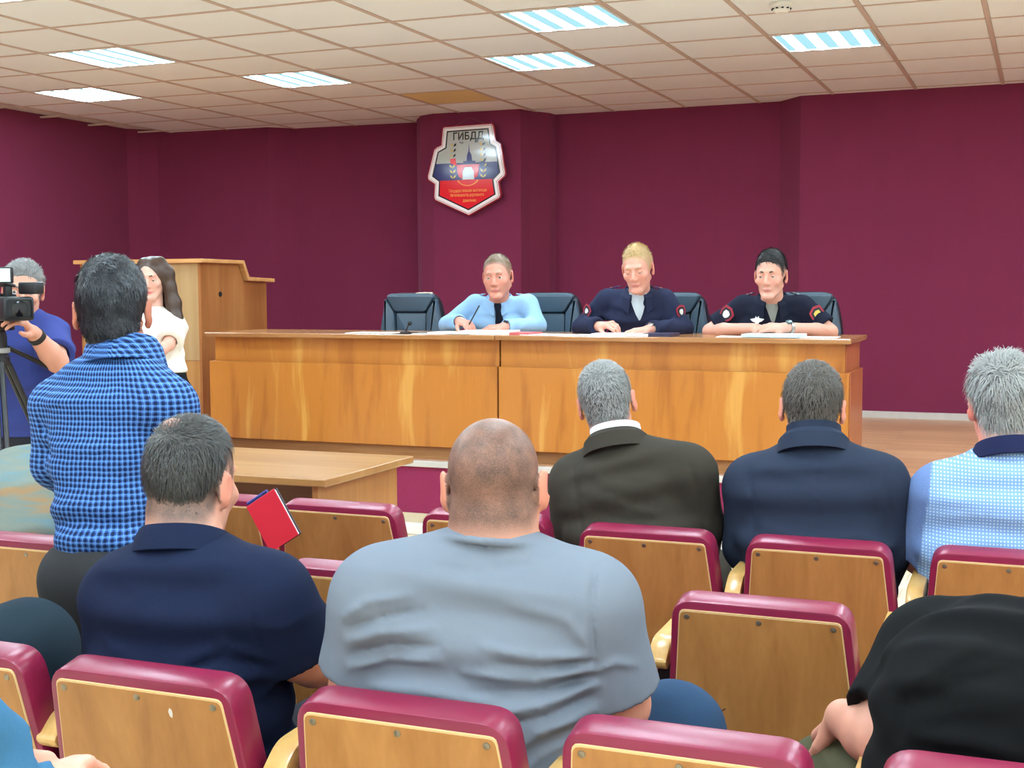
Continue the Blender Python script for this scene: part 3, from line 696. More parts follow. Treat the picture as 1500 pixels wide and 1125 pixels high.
def seg(a, b, ra, rb, right, pw=2.3):
    """tapered segment with an elliptical section (half width, half depth)"""
    a, b = A3(a), A3(b); ba = b-a; L = float(np.linalg.norm(ba)); u = ba/L
    rt = nz(A3(right)-u*(A3(right)@u)); dp = np.cross(u, rt)
    def f(X, Y, Z):
        px, py, pz = X-a[0], Y-a[1], Z-a[2]; t = px*u[0]+py*u[1]+pz*u[2]; h = np.clip(t/L, 0, 1); ov = t-h*L
        rx = ra[0]+(rb[0]-ra[0])*h; ry = ra[1]+(rb[1]-ra[1])*h
        U = np.abs(px*rt[0]+py*rt[1]+pz*rt[2])/rx; W_ = np.abs(px*dp[0]+py*dp[1]+pz*dp[2])/ry
        k = (U**pw+W_**pw)**(1/pw); mn = np.minimum(rx, ry)
        return (np.sqrt(k*k+(ov*2.2/mn)**2+1e-9)-1)*mn
    r = max(*ra, *rb); return f, np.minimum(a, b)-r, np.maximum(a, b)+r
def half(n, c):
    """half space: negative where dot(p-c, n) < 0"""
    n, c = nz(n), A3(c)
    return lambda X, Y, Z: (X-c[0])*n[0]+(Y-c[1])*n[1]+(Z-c[2])*n[2]
def torus(c, ax_, R, r, sx=1.):
    c, ax_ = A3(c), nz(ax_)
    def f(X, Y, Z):
        x, y, z = X-c[0], Y-c[1], Z-c[2]; t = x*ax_[0]+y*ax_[1]+z*ax_[2]
        rr = np.sqrt(np.maximum(x*x+y*y+z*z-t*t, 0)); return np.sqrt((rr-R)**2+t*t)-r
    return f, c-R-r, c+R+r
class Frame:
    """head frame: yaw (left positive, 0 looks along +y), pitch (up positive), roll (to the figure's left positive)"""
    def __init__(s, c, yaw, pitch=0, roll=0, sc=1.):
        y, p, r = map(math.radians, (yaw, pitch, roll))
        f = np.array([-math.sin(y)*math.cos(p), math.cos(y)*math.cos(p), math.sin(p)]); rt = np.array([math.cos(y), math.sin(y), 0]); u = np.cross(rt, f)
        s.c = A3(c); s.r = rt*math.cos(r)-u*(-math.sin(r)) if False else rt*math.cos(r)+u*math.sin(r); s.u = -rt*math.sin(r)+u*math.cos(r); s.f = f; s.s = sc
        s.M = np.array([s.r, s.f, s.u])
    def p(s, x, y, z): return s.c+(s.r*x+s.f*y+s.u*z)*s.s
    def loc(s, V): return ((V-s.c)@s.M.T)/s.s
    def locg(s, X, Y, Z):
        x, y, z = X-s.c[0], Y-s.c[1], Z-s.c[2]; return [(x*a[0]+y*a[1]+z*a[2])/s.s for a in s.M]
def head_prims(F, face=True, jaw=1., ear=(16, .080)):
    s = F.s; P = []
    E = lambda c, r, k=.02, rot=None: P.append((ell(F.p(*c), A3(r)*s, F.M if rot is None else rot@F.M), k))
    C = lambda a, b, ra, rb, k=.012: P.append((cap(F.p(*a), F.p(*b), ra*s, rb*s), k))
    E((0, -.012, .03), (.076, .097, .086), 0)
    E((0, .03, -.03), (.057*jaw, .062, .080), .025)
    for q in (-1, 1):
        C((q*.047*jaw, -.005, -.05), (q*.018, .07, -.1), .018, .015, .02)
        E((q*.043, .062, -.022), (.02, .02, .018), .02)
    E((0, .078, -.1), (.02, .018, .016), .018)
    C((-.034, .083, .028), (.034, .083, .028), .01, .01, .015)
    C((0, .088, .012), (0, .107, -.026), .008, .0125, .01)
    for q in (-1, 1): E((q*.0125, .099, -.031), (.008, .011, .008), .006)
    if face:
        C((-.018, .0885, -.0605), (.018, .0885, -.0605), .0036, .0036, .008); E((0, .0905, -.061), (.012, .006, .004), .006)
        C((-.015, .0885, -.0695), (.015, .0885, -.0695), .0042, .0042, .006)
    for q in (-1, 1):
        a = math.radians(-q*ear[0]); rot = np.array([[math.cos(a), math.sin(a), 0], [-math.sin(a), math.cos(a), 0], [0, 0, 1]])
        E((q*ear[1], -.016, -.002), (.0065, .019, .032), .006, rot); E((q*(ear[1]-.003), -.008, -.03), (.007, .011, .012), .005, rot)
    return P
def head_subs(F, ear=(16, .080)):
    s = F.s; P = []
    for q in (-1, 1):
        P.append((ell(F.p(q*.032, .1, .006), A3((.017, .016, .011))*s, F.M), .008))
        P.append((ell(F.p(q*(ear[1]+.0095), -.012+.0002*(ear[0]-16), .0), A3((.005, .010, .018))*s, F.M), .005))
    P.append((cap(F.p(-.021, .0985, -.0655), F.p(.021, .0985, -.0655), .0028*s, .0028*s), .004))
    return P
def rotv(v, ax_, a):
    ax_ = nz(ax_); return v*math.cos(a)+np.cross(ax_, v)*math.sin(a)+ax_*(ax_@v)*(1-math.cos(a))
def hand_prims(wr, u, n, side, curl=(.5, .6, .4), spread=.03, s=1., thumb=(.65, .65, -.35), each=None):
    """u: along the hand, n: out of its back, side: +1 if the thumb is on cross(n,u)"""
    wr, u = A3(wr), nz(u); n = nz(A3(n)-u*(A3(n)@u)); t = np.cross(n, u)*side; P = []
    C = lambda a, b, ra, rb, k=.006: P.append((cap(a, b, ra*s, rb*s), k))
    ln = [(.043, .026, .021), (.048, .03, .022), (.044, .028, .021), (.034, .021, .018)]; mc = [.088, .09, .084, .076]
    for i in range(4):
        off = .030-.0195*i
        k0 = wr+u*mc[i]*s+t*off*s-n*(.004 if i in (0, 3) else 0)*s
        C(wr+u*.01*s+t*off*.55*s, k0, .0145, .0118, .012)
        d = nz(u+t*spread*(1.5-i)); p = k0; cu = (each[i] if each else curl); r = .0098 if i < 3 else .0086
        for j in range(3):
            d = rotv(d, t, cu[j]*side) if False else nz(d*math.cos(cu[j])-np.cross(t, d)*0+(-n_dir(d, n, t))*math.sin(cu[j]))
            q = p+d*ln[i][j]*s; C(p, q, r, r*.9, .0035); p = q; r *= .9
    b0 = wr+u*.022*s+t*.022*s-n*.006*s; d = nz(u*thumb[0]+t*thumb[1]+n*thumb[2]); p = b0+d*.042*s; C(b0, p, .0165, .0125, .012)
    d2 = nz(d*.75+u*.6-n*.15); q = p+d2*.032*s; C(p, q, .0115, .0105, .004); d3 = nz(d2+u*.3-t*.15); C(q, q+d3*.024*s, .0105, .0085, .004)
    return P
def n_dir(d, n, t):
    """normal of a finger bone d in the plane across t, on the back side n"""
    m = np.cross(t, d); return nz(m if m@n > 0 else -m)
def skin_mat(name, rgb, stub=(70, 58, 52), lip=(176, 96, 92)):
    t = NT(name); c = lin(rgb); v = t.coord(); n = t.noise(v, 14, 4)
    a = t.mix(n, tuple(x*.9 for x in c), (min(1, c[0]*1.08), c[1]*.98, c[2]*.95))
    a = t.mix(t.math('MULTIPLY', t.attr('blush'), .5), a, (min(1, c[0]*1.0), c[1]*.55, c[2]*.5))
    a = t.mix(t.attr('lip'), a, lin(lip))
    sp = t.noise(v, 420, 2); big = t.noise(v, 30, 3)
    sf = t.math('MULTIPLY', t.attr('stubble'), t.math('ADD', .55, t.math('ADD', t.math('MULTIPLY', sp, .45), t.math('MULTIPLY', t.math('SUBTRACT', big, .5), .5))), clamp=True)
    a = t.mix(sf, a, lin(stub))
    t.p.inputs['Subsurface Weight'].default_value = .06; t.p.inputs['Subsurface Radius'].default_value = (.01, .004, .002); t.p.inputs['Subsurface Scale'].default_value = .5
    t.bump(t.noise(v, 300, 2), .08, .002)
    return t.fin(a, .48, 0, .35)
def hair_mat(name, rgb, rgb2, rough=.45):
    t = NT(name); v = t.coord(); n = t.noise(v, 160, 3, .6); b = t.noise(v, 25, 2)
    c = t.mix(t.math('ADD', t.math('MULTIPLY', n, .7), t.math('MULTIPLY', b, .3)), lin(rgb), lin(rgb2)); t.bump(n, .4, .003)
    return t.fin(c, rough, 0, .4)
def sstep(x, a, b): t = np.clip((x-a)/(b-a), 0, 1); return t*t*(3-2*t)
SINES = [(np.random.normal(size=3), np.random.uniform(0, 6.28)) for _ in range(10)]
def wob(X, Y, Z, fr):
    s = 0
    for v, ph in SINES[:6]: s = s+np.sin((X*v[0]+Y*v[1]+Z*v[2])*fr+ph)
    return s/6
SHORT = [(-.2, -.075), (-.06, -.07), (-.035, -.045), (-.02, .0), (.0, .034), (.02, .03), (.026, -.01), (.034, -.01), (.042, .035), (.062, .062), (.085, .085), (.12, .13)]
class Person:
    def __init__(s, label, base, yaw, group=None):
        s.y = math.radians(yaw); s.t = thing('person', label, 'person', base, s.y, group)
        s.right = np.array([math.cos(s.y), math.sin(s.y), 0]); s.fwd = np.array([-math.sin(s.y), math.cos(s.y), 0]); s.base = A3(base)
        s.skin = []; s.sub = []; s.fine = []; s.spine = []; s.arms = {}; s.legs = {}; s.F = None
    def local(s, x, y, z): return s.base+s.right*x+s.fwd*y+np.array([0, 0, z])
    def body(s, spine, head, yaw, pitch=0, roll=0, hs=1., neck=.056, arms=None, legs=None, face=False, jaw=1., hands=(), mat=None, h=.016, fh=.0045, nk=None):
        """spine: [(point, half width, half depth)...] from neck base down to the pelvis"""
        s.spine = [(A3(p), a, b) for p, a, b in spine]; s.F = F = Frame(head, yaw, pitch, roll, hs)
        S = [(pr, k) for pr, k in head_prims(F, face, jaw, getattr(s, 'ear', (16, .080)))]
        nb_ = s.spine[0][0]
        S.append((cap(F.p(0, -.028, -.05), nb_-np.array([0, 0, .03]), neck*.96, neck*1.12), .02))
        for (a, ax_, ay_), (b, bx, by) in zip(s.spine, s.spine[1:]): S.append((seg(a, b, (max(.03, ax_-.02), max(.03, ay_-.02)), (max(.03, bx-.02), max(.03, by-.02)), s.right), .03))
        s.arms = arms or {}; s.legs = legs or {}
        for k_, (sh, el, wr, r) in s.arms.items():
            S.append((cap(nb_-np.array([0, 0, .05]), sh, .035, r[0]*.8), .03)); S.append((cap(sh, el, r[0], r[1]), .03))
            m = A3(el)*.68+A3(wr)*.32; S.append((cap(el, m, r[1]*.95, r[1]*.98), .015)); S.append((cap(m, wr, r[1]*.98, r[2]), .015))
        for k_, (hp, kn, an, r) in s.legs.items():
            S.append((cap(hp, kn, r[0]-.012, r[1]-.01), .03)); S.append((cap(kn, an, r[1]-.012, r[2]), .02))
        fine = [(F.c-.135*hs, F.c+.135*hs, fh)]
        for hp, bx in hands:
            S += hp; fine.append(bx)
        lo = np.min([pr[1] for pr, k in S], 0)-.03; hi = np.max([pr[2] for pr, k in S], 0)+.03
        fd = Field(lo, hi, h, fine)
        for pr, k in S: fd.add(pr, k)
        for pr, k in head_subs(F, getattr(s, 'ear', (16, .080))): fd.sub(pr, k)
        V, Q = fd.nets(1); L = F.loc(V); inh = (np.abs(L) < .16).all(1)
        lipm = np.where(face & inh, sstep(-((L[:, 0]/.023)**2+((L[:, 2]+.0655)/.0085)**2), -1.2, -.6)*(L[:, 1] > .08), 0)
        bl = np.where(inh, sstep(np.abs(L[:, 0]), .074, .082)*.9+(.5*np.exp(-(((np.abs(L[:, 0])-.04)/.02)**2+((L[:, 2]+.025)/.02)**2))+.5*np.exp(-((L[:, 0]/.014)**2+((L[:, 2]+.028)/.016)**2)))*(L[:, 1] > .05), 0)
        st = np.zeros(len(V))
        if getattr(s, 'stub', None) is not None:
            line, w_ = s.stub; zl = np.interp(L[:, 1], [a for a, b in line], [b for a, b in line]); st = np.where(inh & (np.abs(L[:, 0]) < .0795+.0*L[:, 0]), sstep(L[:, 2]-zl, -w_*.3, w_), 0)
            if getattr(s, 'bald', None) is not None:
                c_, r_ = s.bald; st *= 1-.75*np.exp(-(((L-A3(c_))/A3(r_))**2).sum(1))
        s.body_o = make_mesh('body', V, Q, mat, s.t, {'lip': lipm, 'blush': bl, 'stubble': st}); return s.body_o
    def garment(s, name, prims, mat, h=.008, folds=(), subs=(), cuts=(), attrs=None, noise=.0, parent=None, smooth=1, fine=()):
        """prims: [(prim, k, offset)]; folds: [(pts, amp, width)] bumps riding on the surface, seen in the body's x-z plane"""
        lo = np.min([p[0][1] for p in prims], 0)-.05; hi = np.max([p[0][2] for p in prims], 0)+.05
        fd = Field(lo, hi, h, fine)
        for pr, k, off in prims: fd.add(pr, k, off)
        for pts, amp, w_ in folds:
            pts = [((A3(p)-s.base)@s.right, (A3(p)-s.base)[2], (A3(p)-s.base)@s.fwd) for p in pts]
            for (a, az, ay_), (b, bz, by_) in zip(pts, pts[1:]):
                L2 = max((b-a)**2+(bz-az)**2, 1e-8)
                def fn(X, Y, Z, a=a, az=az, b=b, bz=bz, L2=L2):
                    x = (X-s.base[0])*s.right[0]+(Y-s.base[1])*s.right[1]; z = Z-s.base[2]
                    h_ = np.clip(((x-a)*(b-a)+(z-az)*(bz-az))/L2, 0, 1); d2 = (x-a-(b-a)*h_)**2+(z-az-(bz-az)*h_)**2
                    return amp*np.exp(-d2/w_**2)*(.35+.65*np.sin(np.pi*np.clip(h_, .08, .92)))
                m = 3*w_; zs = (az, bz); mid = s.base+s.right*(a+b)/2; ex = abs(b-a)/2+m
                dx = abs(s.right[0])*ex+abs(s.right[1])*.5; dy = abs(s.right[1])*ex+abs(s.right[0])*.5
                fd.disp(fn, (mid[0]-dx, mid[1]-dy, s.base[2]+min(zs)-m), (mid[0]+dx, mid[1]+dy, s.base[2]+max(zs)+m))
        if noise: fd.disp(lambda X, Y, Z: noise*(wob(X, Y, Z, 26)+.6*wob(Y, Z, X, 55)), fd_lo(fd), fd_hi(fd))
        for pr, k, off in subs: fd.sub(pr, k, off)
        for hf in cuts:
            sl, X, Y, Z = fd.blk(fd_lo(fd), fd_hi(fd)); fd.d[sl] = np.maximum(fd.d[sl], hf(X, Y, Z).astype(np.float32))
        V, Q = fd.nets(smooth); at_ = attrs(V) if attrs else None
        return make_mesh(name, V, Q, mat, parent or s.t, at_)
    def torso_prims(s, off=.0, k=.03, upto=None, shoulder=(.045, .06), sk=.04):
        P = [(seg(a, b, (ax_, ay_), (bx, by), s.right), k, off) for (a, ax_, ay_), (b, bx, by) in zip(s.spine, s.spine[1:upto])] if upto else [(seg(a, b, (ax_, ay_), (bx, by), s.right), k, off) for (a, ax_, ay_), (b, bx, by) in zip(s.spine, s.spine[1:])]
        nb_ = s.spine[0][0]
        for k_, (sh, el, wr, r) in s.arms.items(): P.append((cap(nb_-np.array([0, 0, .005]), nb_*.35+A3(sh)*.65+np.array([0, 0, -.005]), .03, shoulder[1]*.72), sk, off)); P.append((cap(nb_-np.array([0, 0, shoulder[0]-.012]), A3(sh), shoulder[0], shoulder[1]), sk, off))
        return P
    def sleeve(s, key, frac, off=.014, flare=.0, long=False):
        sh, el, wr, r = s.arms[key]; sh, el, wr = A3(sh), A3(el), A3(wr); P = []; S = []
        if not long:
            e = sh+(el-sh)*frac; P.append((cyl(sh, e, r[0]+off, r[1]+off+flare+(r[0]-r[1])*(1-frac)), .03, 0.)); S.append((cap(e-(el-sh)*.12, e+(el-sh)*.2, r[1]+.006+(r[0]-r[1])*(1-frac), r[1]+.006), .004, 0.))
        else:
            e = el+(wr-el)*frac; P.append((cap(sh, el, r[0]+off, r[1]+off), .03, 0.)); P.append((cyl(el, e, r[1]+off, r[2]+off+flare), .02, 0.)); S.append((cap(e-nz(wr-el)*.015, e+nz(wr-el)*.05, r[2]+.005, r[2]+.003), .003, 0.))
        return P, S
    def trousers(s, mat, off=.012, h=.012, name='trousers', folds=(), pelvis=True, noise=.003):
        P = []
        for (hp, kn, an, r) in s.legs.values():
            P.append((cap(hp, kn, r[0], r[1]), .03, off)); e = A3(kn)+(A3(an)-A3(kn))*.95; P.append((cyl(kn, e, r[1], r[2]+.025), .025, off))
        if pelvis:
            a, ax_, ay_ = s.spine[-1]; P.append((ell(a, (ax_, ay_, .11)), .04, off*.5)); P.append((seg(s.spine[-2][0], a, (s.spine[-2][1], s.spine[-2][2]), (ax_, ay_), s.right), .02, -.004))
        return s.garment(name, P, mat, h, folds, noise=noise)
    def shoes(s, mat):
        for (hp, kn, an, r) in s.legs.values():
            an = A3(an); g = s.base[2]; d = s.fwd
            P = [(ell((an[0]+d[0]*.07, an[1]+d[1]*.07, g+.035), (.045, .135, .04), np.array([s.right, s.fwd, [0, 0, 1]])), .02, 0.), (cap(an, (an[0], an[1], g+.05), .045, .045), .02, 0.)]
            s.garment('shoe', P, mat, .014, cuts=[half((0, 0, -1), (0, 0, g+.001))])
    def hair(s, mat, line=SHORT, top=.012, side=.006, h=.005, amp=.003, strands=3000, length=.02, width=.0011, lift=.35, comb=None, smat=None, extra=(), seed=1, fr=120, bald=None, taper=.008):
        F = s.F; P = [(ell(F.p(0, -.012, .03+top*.35), (A3((.076+side, .097+side, .086+top*.75)))*F.s, F.M), .0, 0.)]
        lo, hi = P[0][0][1]-.045, P[0][0][2]+.03; fd = Field(lo, hi, h)
        fd.add(P[0][0], 0); fd.add((ell(F.p(0, -.046, -.048), A3((.060+side*.5, .047+side*.5, .062))*F.s, F.M)), .03)
        X, Y, Z = fd.ax[0][:, None, None], fd.ax[1][None, :, None], fd.ax[2][None, None, :]
        x, y, z = F.locg(X, Y, Z); zl = np.interp(y, [a for a, b in line], [b for a, b in line])
        fd.d -= (amp*wob(X, Y, Z, fr)+amp*.6*wob(Y, Z, X, fr*2.1)).astype(np.float32)
        fd.d += (taper*(1-sstep((z-zl)/.045, 0, 1))).astype(np.float32)
        g = (zl-z)*F.s*.8; d = fd.d; k = .006
        h_ = np.clip(.5-.5*(g-d)/k, 0, 1); fd.d = (g+(d-g)*h_+k*h_*(1-h_)).astype(np.float32)
        for pr, k2, off in extra: fd.add(pr, k2, off)
        V, Q = fd.nets(1); o = make_mesh('hair', V, Q, mat, s.t)
        if strands:
            rg = np.random.RandomState(seed); a, b, c, d_ = (V[Q[:, i]] for i in range(4)); nr_ = np.cross(c-a, d_-b); ar = np.linalg.norm(nr_, axis=1); nr_ /= ar[:, None]+1e-12
            ctr = (a+b+c+d_)/4; out = ((ctr-F.c)*nr_).sum(1) > .01; pr_ = np.where(out, ar, 0); pr_ /= pr_.sum(); pick = rg.choice(len(Q), strands, p=pr_)
            uv = rg.rand(strands, 2); p = ctr[pick]+(b-a)[pick]*(uv[:, :1]-.5)+(d_-a)[pick]*(uv[:, 1:]-.5); N = nr_[pick]; L = F.loc(p)
            cv = comb(L) if comb else np.stack([L[:, 0]*2, -L[:, 1]*0-.3, -np.ones(len(L))*.9], 1)
            cvw = cv@F.M+rg.normal(size=(strands, 3))*.28; cvw -= N*(cvw*N).sum(1)[:, None]; cvw /= np.linalg.norm(cvw, axis=1)[:, None]+1e-9
            ln = length*F.s*(.6+.7*rg.rand(strands))[:, None]; sd = np.cross(cvw, N); wv = width*F.s*(.7+.6*rg.rand(strands))[:, None]
            p0 = p-N*.002; p1 = p+N*ln*lift*.55+cvw*ln*.5; p2 = p+N*ln*lift*.6+cvw*ln
            V2 = np.stack([p0-sd*wv, p0+sd*wv, p1-sd*wv*.8, p1+sd*wv*.8, p2-sd*wv*.2, p2+sd*wv*.2], 1).reshape(-1, 3); i0 = np.arange(strands)*6
            Q2 = np.concatenate([np.stack([i0, i0+1, i0+3, i0+2], 1), np.stack([i0+2, i0+3, i0+5, i0+4], 1)])
            so = make_mesh('hair_strands', V2, Q2, smat or mat, s.t); so['kind'] = 'stuff'
        return o
    def eyes(s, iris=(70, 90, 100), look=(0, 0), lid=.35, brow=(110, 90, 66), skin=None, browz=.0265):
        F = s.F
        for q in (-1, 1):
            c = F.p(q*.032, .0775, .006); bm = BM(); bmesh.ops.create_uvsphere(bm, u_segments=14, v_segments=10, radius=.0125*F.s)
            for v in bm.verts: v.co += Vector(c)
            eo = obj('eye', bm, EYEW, s.t, True)
            d = nz(F.f+F.r*look[0]+F.u*look[1]); bm = BM(); lathe(bm, [(.0001, .0129*F.s), (.0058*F.s, .0122*F.s), (.0062*F.s, .0112*F.s)], c, d, 12); obj('iris', bm, plain('iris', iris, .2), eo, True)
            # upper lid: dome shell over the eyeball
            P = [(ell(c, A3((.0142, .0142, .0142))*F.s, F.M), 0, 0.)]; s.garment('eyelid', P, skin, .0028, cuts=[half(-(F.u*1.0-F.f*(.55-lid)), c+F.u*(.0085-.0125*lid)*F.s), half(-F.f, F.p(0, .072, 0))])
            bm = BM(); pts = [F.p(q*(.015+.009*i), (.0945, .0935, .0885, .0805)[i], browz+(0, .0025, .003, -.001)[i]) for i in range(4)]
            tube(bm, pts, [.0032*F.s, .0045*F.s, .004*F.s, .0018*F.s], 6); obj('eyebrow', bm, plain('eyebrow', brow, .8), s.t, True)
    def collar(s, c, up, R, hgt=.035, drop=.03, flare=.016, open_=.35, mat=None, name='collar', fwd=None, tip=.0, th=.004, front_drop=.03, parent=None):
        """fold-over collar ring round the neck; open at the front by open_ radians"""
        up = nz(up); fwd = nz((A3(fwd) if fwd is not None else s.fwd)-up*((A3(fwd) if fwd is not None else s.fwd)@up)); rt = np.cross(fwd, up)
        bm = BM(); rings = []; N = 40
        for i in range(N+1):
            a = math.pi+(-1+2*i/N)*(math.pi-open_); fr = (1+math.cos(a))/2          # fr=1 at the front
            d = rt*math.sin(a)+fwd*math.cos(a); dz = -front_drop*fr**1.5; tp = tip*max(0, (abs(i-N/2)/(N/2)-.8)/.2)
            pr = [(R-.001, -.01+dz), (R, hgt*.7+dz), (R+.003, hgt+dz), (R+.003+th, hgt+dz-.001), (R+flare*.6+th, hgt*.45+dz), (R+flare+th, hgt-drop-.012+dz-tp), (R+flare, hgt-drop-.014+dz-tp), (R+flare*.5, hgt*.3+dz)]
            rings.append([bm.verts.new(Vector(A3(c)+d*r_+up*z_)) for r_, z_ in pr])
        for A_, B_ in zip(rings, rings[1:]):
            for k in range(len(A_)): bm.faces.new((A_[k], A_[(k+1) % len(A_)], B_[(k+1) % len(A_)], B_[k]))
        bm.faces.new(rings[0]); bm.faces.new(rings[-1][::-1]); bmesh.ops.recalc_face_normals(bm, faces=bm.faces)
        return obj(name, bm, mat, parent or s.t, 'auto')
def fd_lo(fd): return [a[0] for a in fd.ax]
def fd_hi(fd): return [a[-1] for a in fd.ax]
EYEW = plain('eye_white', (214, 208, 200), .25)
AR = (.05, .041, .028)
def seat_legs(p, pel, kx=.12, ky=.44, kz=.5, r=(.085, .062, .045), sp=.09):
    """legs of a seated figure in the figure's own frame"""
    d = {}
    for n_, q in (('L', -1), ('R', 1)):
        hp = pel+p.right*q*sp; kn = pel+p.right*q*kx+p.fwd*ky; kn[2] = p.base[2]+kz; an = kn+p.fwd*.02; an[2] = p.base[2]+.09; d[n_] = (hp, kn, an, r)
    return d
M['shoe'] = plain('dark_shoes', (26, 24, 24), .4); M['dark_tr'] = cloth('dark_trousers', (40, 40, 46))
# ---- grey T-shirt man
SKIN1 = skin_mat('skin_buzz', (206, 146, 120), (56, 45, 39))
D = 2.17
g = Person('broad man with shaved head in a grey T-shirt and jeans, seen from behind', (-.87, 1.98, 0), 10)
g.stub = ([(-.2, -.085), (-.06, -.08), (-.03, -.06), (-.012, -.01), (.0, .03), (.02, .0), (.04, .02), (.06, .06), (.09, .085), (.12, .1)], .035)
g.bald = ((.02, .05, .11), (.04, .05, .04)); g.ear = (30, .086)
yp = lambda x, y, q: A3(aty(x, y, q))
sp = [(yp(722, 803, 2.06), .09, .08), (yp(716, 850, 2.05), .165, .115), (yp(706, 915, 2.05), .192, .14), (yp(700, 990, 2.055), .205, .155), (yp(700, 1070, 2.065), .222, .17), (yp(700, 1160, 2.09), .232, .175), (yp(702, 1240, 2.1), .22, .17)]
g.spine = [(A3(a), b, c) for a, b, c in sp]; pel = sp[-1][0].copy()
arm = {'L': (at(560, 878, 2.26), at(528, 1010, 2.3), at(600, 1090, 2.5), (.066, .056, .036)), 'R': (at(862, 888, 2.22), at(905, 1030, 2.26), at(890, 1070, 2.5), (.066, .056, .036))}
legs = seat_legs(g, pel, .24, .46, .50, (.11, .082, .05), .11); rk = at(985, 1075, 2.42); legs['R'] = (legs['R'][0], rk, A3((rk[0], rk[1]+.02, .09)), legs['R'][3])
g.body(sp, yp(725, 712, 2.1), 13, -4, 2, 1.03, .079, arm, legs, mat=SKIN1, jaw=1.12)
M['tee_grey'] = cloth('grey_tshirt', (108, 114, 124), .06, 900, .12, .9, .1, 3)
Pp = g.torso_prims(.0, .05, shoulder=(.07, .085), sk=.06); Ss = []
for k_ in 'LR':
    a, b = g.sleeve(k_, .88 if k_ == 'R' else .8, .018, .006); Pp += a; Ss += b
Pp.append((torus(yp(723, 789, 2.06), nz(np.array([.02, .15, 1])), .09, .0075), .006, 0.))
fold = lambda pts, amp, w_: ([at(x, y, D) for x, y in pts], amp*1.35, w_*.85)
FO = [fold([(868, 955), (800, 950), (720, 935)], .007, .010), fold([(872, 975), (790, 985), (690, 975)], .007, .009), fold([(875, 1000), (800, 1020), (720, 1030)], .008, .010), fold([(870, 962), (800, 968), (730, 958)], -.006, .007), fold([(872, 988), (800, 1003), (700, 1002)], -.007, .008),
      fold([(500, 905), (540, 880), (600, 870)], .006, .010), fold([(505, 945), (560, 925), (640, 915)], .006, .010), fold([(505, 985), (570, 965), (650, 960)], .007, .010), fold([(505, 925), (560, 903), (620, 892)], -.006, .008), fold([(505, 965), (570, 945), (650, 938)], -.006, .008),
      fold([(870, 1040), (800, 1060), (740, 1100)], .007, .011), fold([(868, 1020), (800, 1040), (740, 1050)], -.007, .009), fold([(860, 1075), (800, 1095), (760, 1125)], .006, .01), fold([(540, 1010), (620, 1005), (720, 1015)], .005, .011), fold([(540, 1025), (640, 1022), (740, 1035)], -.005, .01),
      fold([(872, 830), (874, 900), (872, 970)], -.006, .005), fold([(885, 975), (905, 965), (930, 975)], .005, .008), fold([(640, 830), (700, 836), (770, 826)], -.003, .008), fold([(760, 880), (840, 900), (868, 940)], .004, .012)]
g.garment('t_shirt', Pp, M['tee_grey'], .0052, FO, Ss, noise=.0012)
M['jeans'] = cloth('blue_jeans', (38, 60, 86), .2, 500, .2); g.trousers(M['jeans']); g.shoes(M['shoe'])
# ---- navy polo man
D = 2.42
SKIN2 = skin_mat('skin_polo', (210, 154, 132), (66, 62, 58))
v = Person('man with thinning crown in a navy polo shirt, seen from behind at left', (-1.5, 2.0, 0), 2)
v.stub = ([(-.2, -.085), (-.06, -.08), (-.03, -.055), (-.012, -.015), (.0, .03), (.02, -.02), (.036, .0), (.05, .055), (.07, .075), (.1, .09)], .03)
sp = [(yp(272, 797, 2.04), .08, .072), (yp(272, 832, 2.03), .15, .1), (yp(273, 880, 2.03), .178, .122), (yp(276, 950, 2.035), .176, .13), (yp(284, 1030, 2.05), .18, .145), (yp(290, 1100, 2.06), .185, .155), (yp(294, 1170, 2.07), .185, .16)]
v.spine = [(A3(a), b, c) for a, b, c in sp]; pel = sp[-1][0].copy()
arm = {'L': (at(188, 876, 2.52), at(182, 985, 2.6), at(250, 1060, 2.85), (.062, .05, .032)), 'R': (at(392, 876, 2.42), at(440, 958, 2.47), at(500, 985, 2.62), (.064, .052, .034))}
v.ear = (22, .081); v.body(sp, yp(281, 708, 2.09), 4, -6, -2, 1.02, .07, arm, seat_legs(v, pel, .16, .46, .5, (.1, .07, .05)), mat=SKIN2, jaw=1.05)
M['polo_navy'] = cloth('navy_polo', (18, 26, 50), .1, 600, .2, .85, .12, 4)
Pp = v.torso_prims(.0, .05, shoulder=(.06, .075), sk=.05); Ss = []
for k_ in 'LR':
    a, b = v.sleeve(k_, .97, .02, .01); Pp += a; Ss += b
fold = lambda pts, amp, w_: ([at(x, y, D) for x, y in pts], amp, w_)
FO = [fold([(410, 950), (360, 930), (310, 950)], .006, .011), fold([(405, 985), (350, 975), (290, 985)], .007, .012), fold([(408, 968), (350, 952), (300, 967)], -.006, .009), fold([(400, 1010), (350, 1020), (290, 1015)], .006, .011), fold([(400, 845), (408, 890), (410, 950)], -.005, .005), fold([(180, 845), (230, 860), (290, 850)], .003, .012), fold([(140, 930), (180, 945), (240, 960)], .004, .012), fold([(420, 900), (450, 905), (470, 890)], .004, .009)]
v.garment('polo_shirt', Pp, M['polo_navy'], .0068, FO, Ss, noise=.001)
v.collar(yp(272, 792, 2.04), nz(v.F.c-yp(275, 800, 2.04)+np.array([0, 0, .1])), .076, .028, .036, .02, .5, M['polo_navy'], fwd=v.F.f, front_drop=.03)
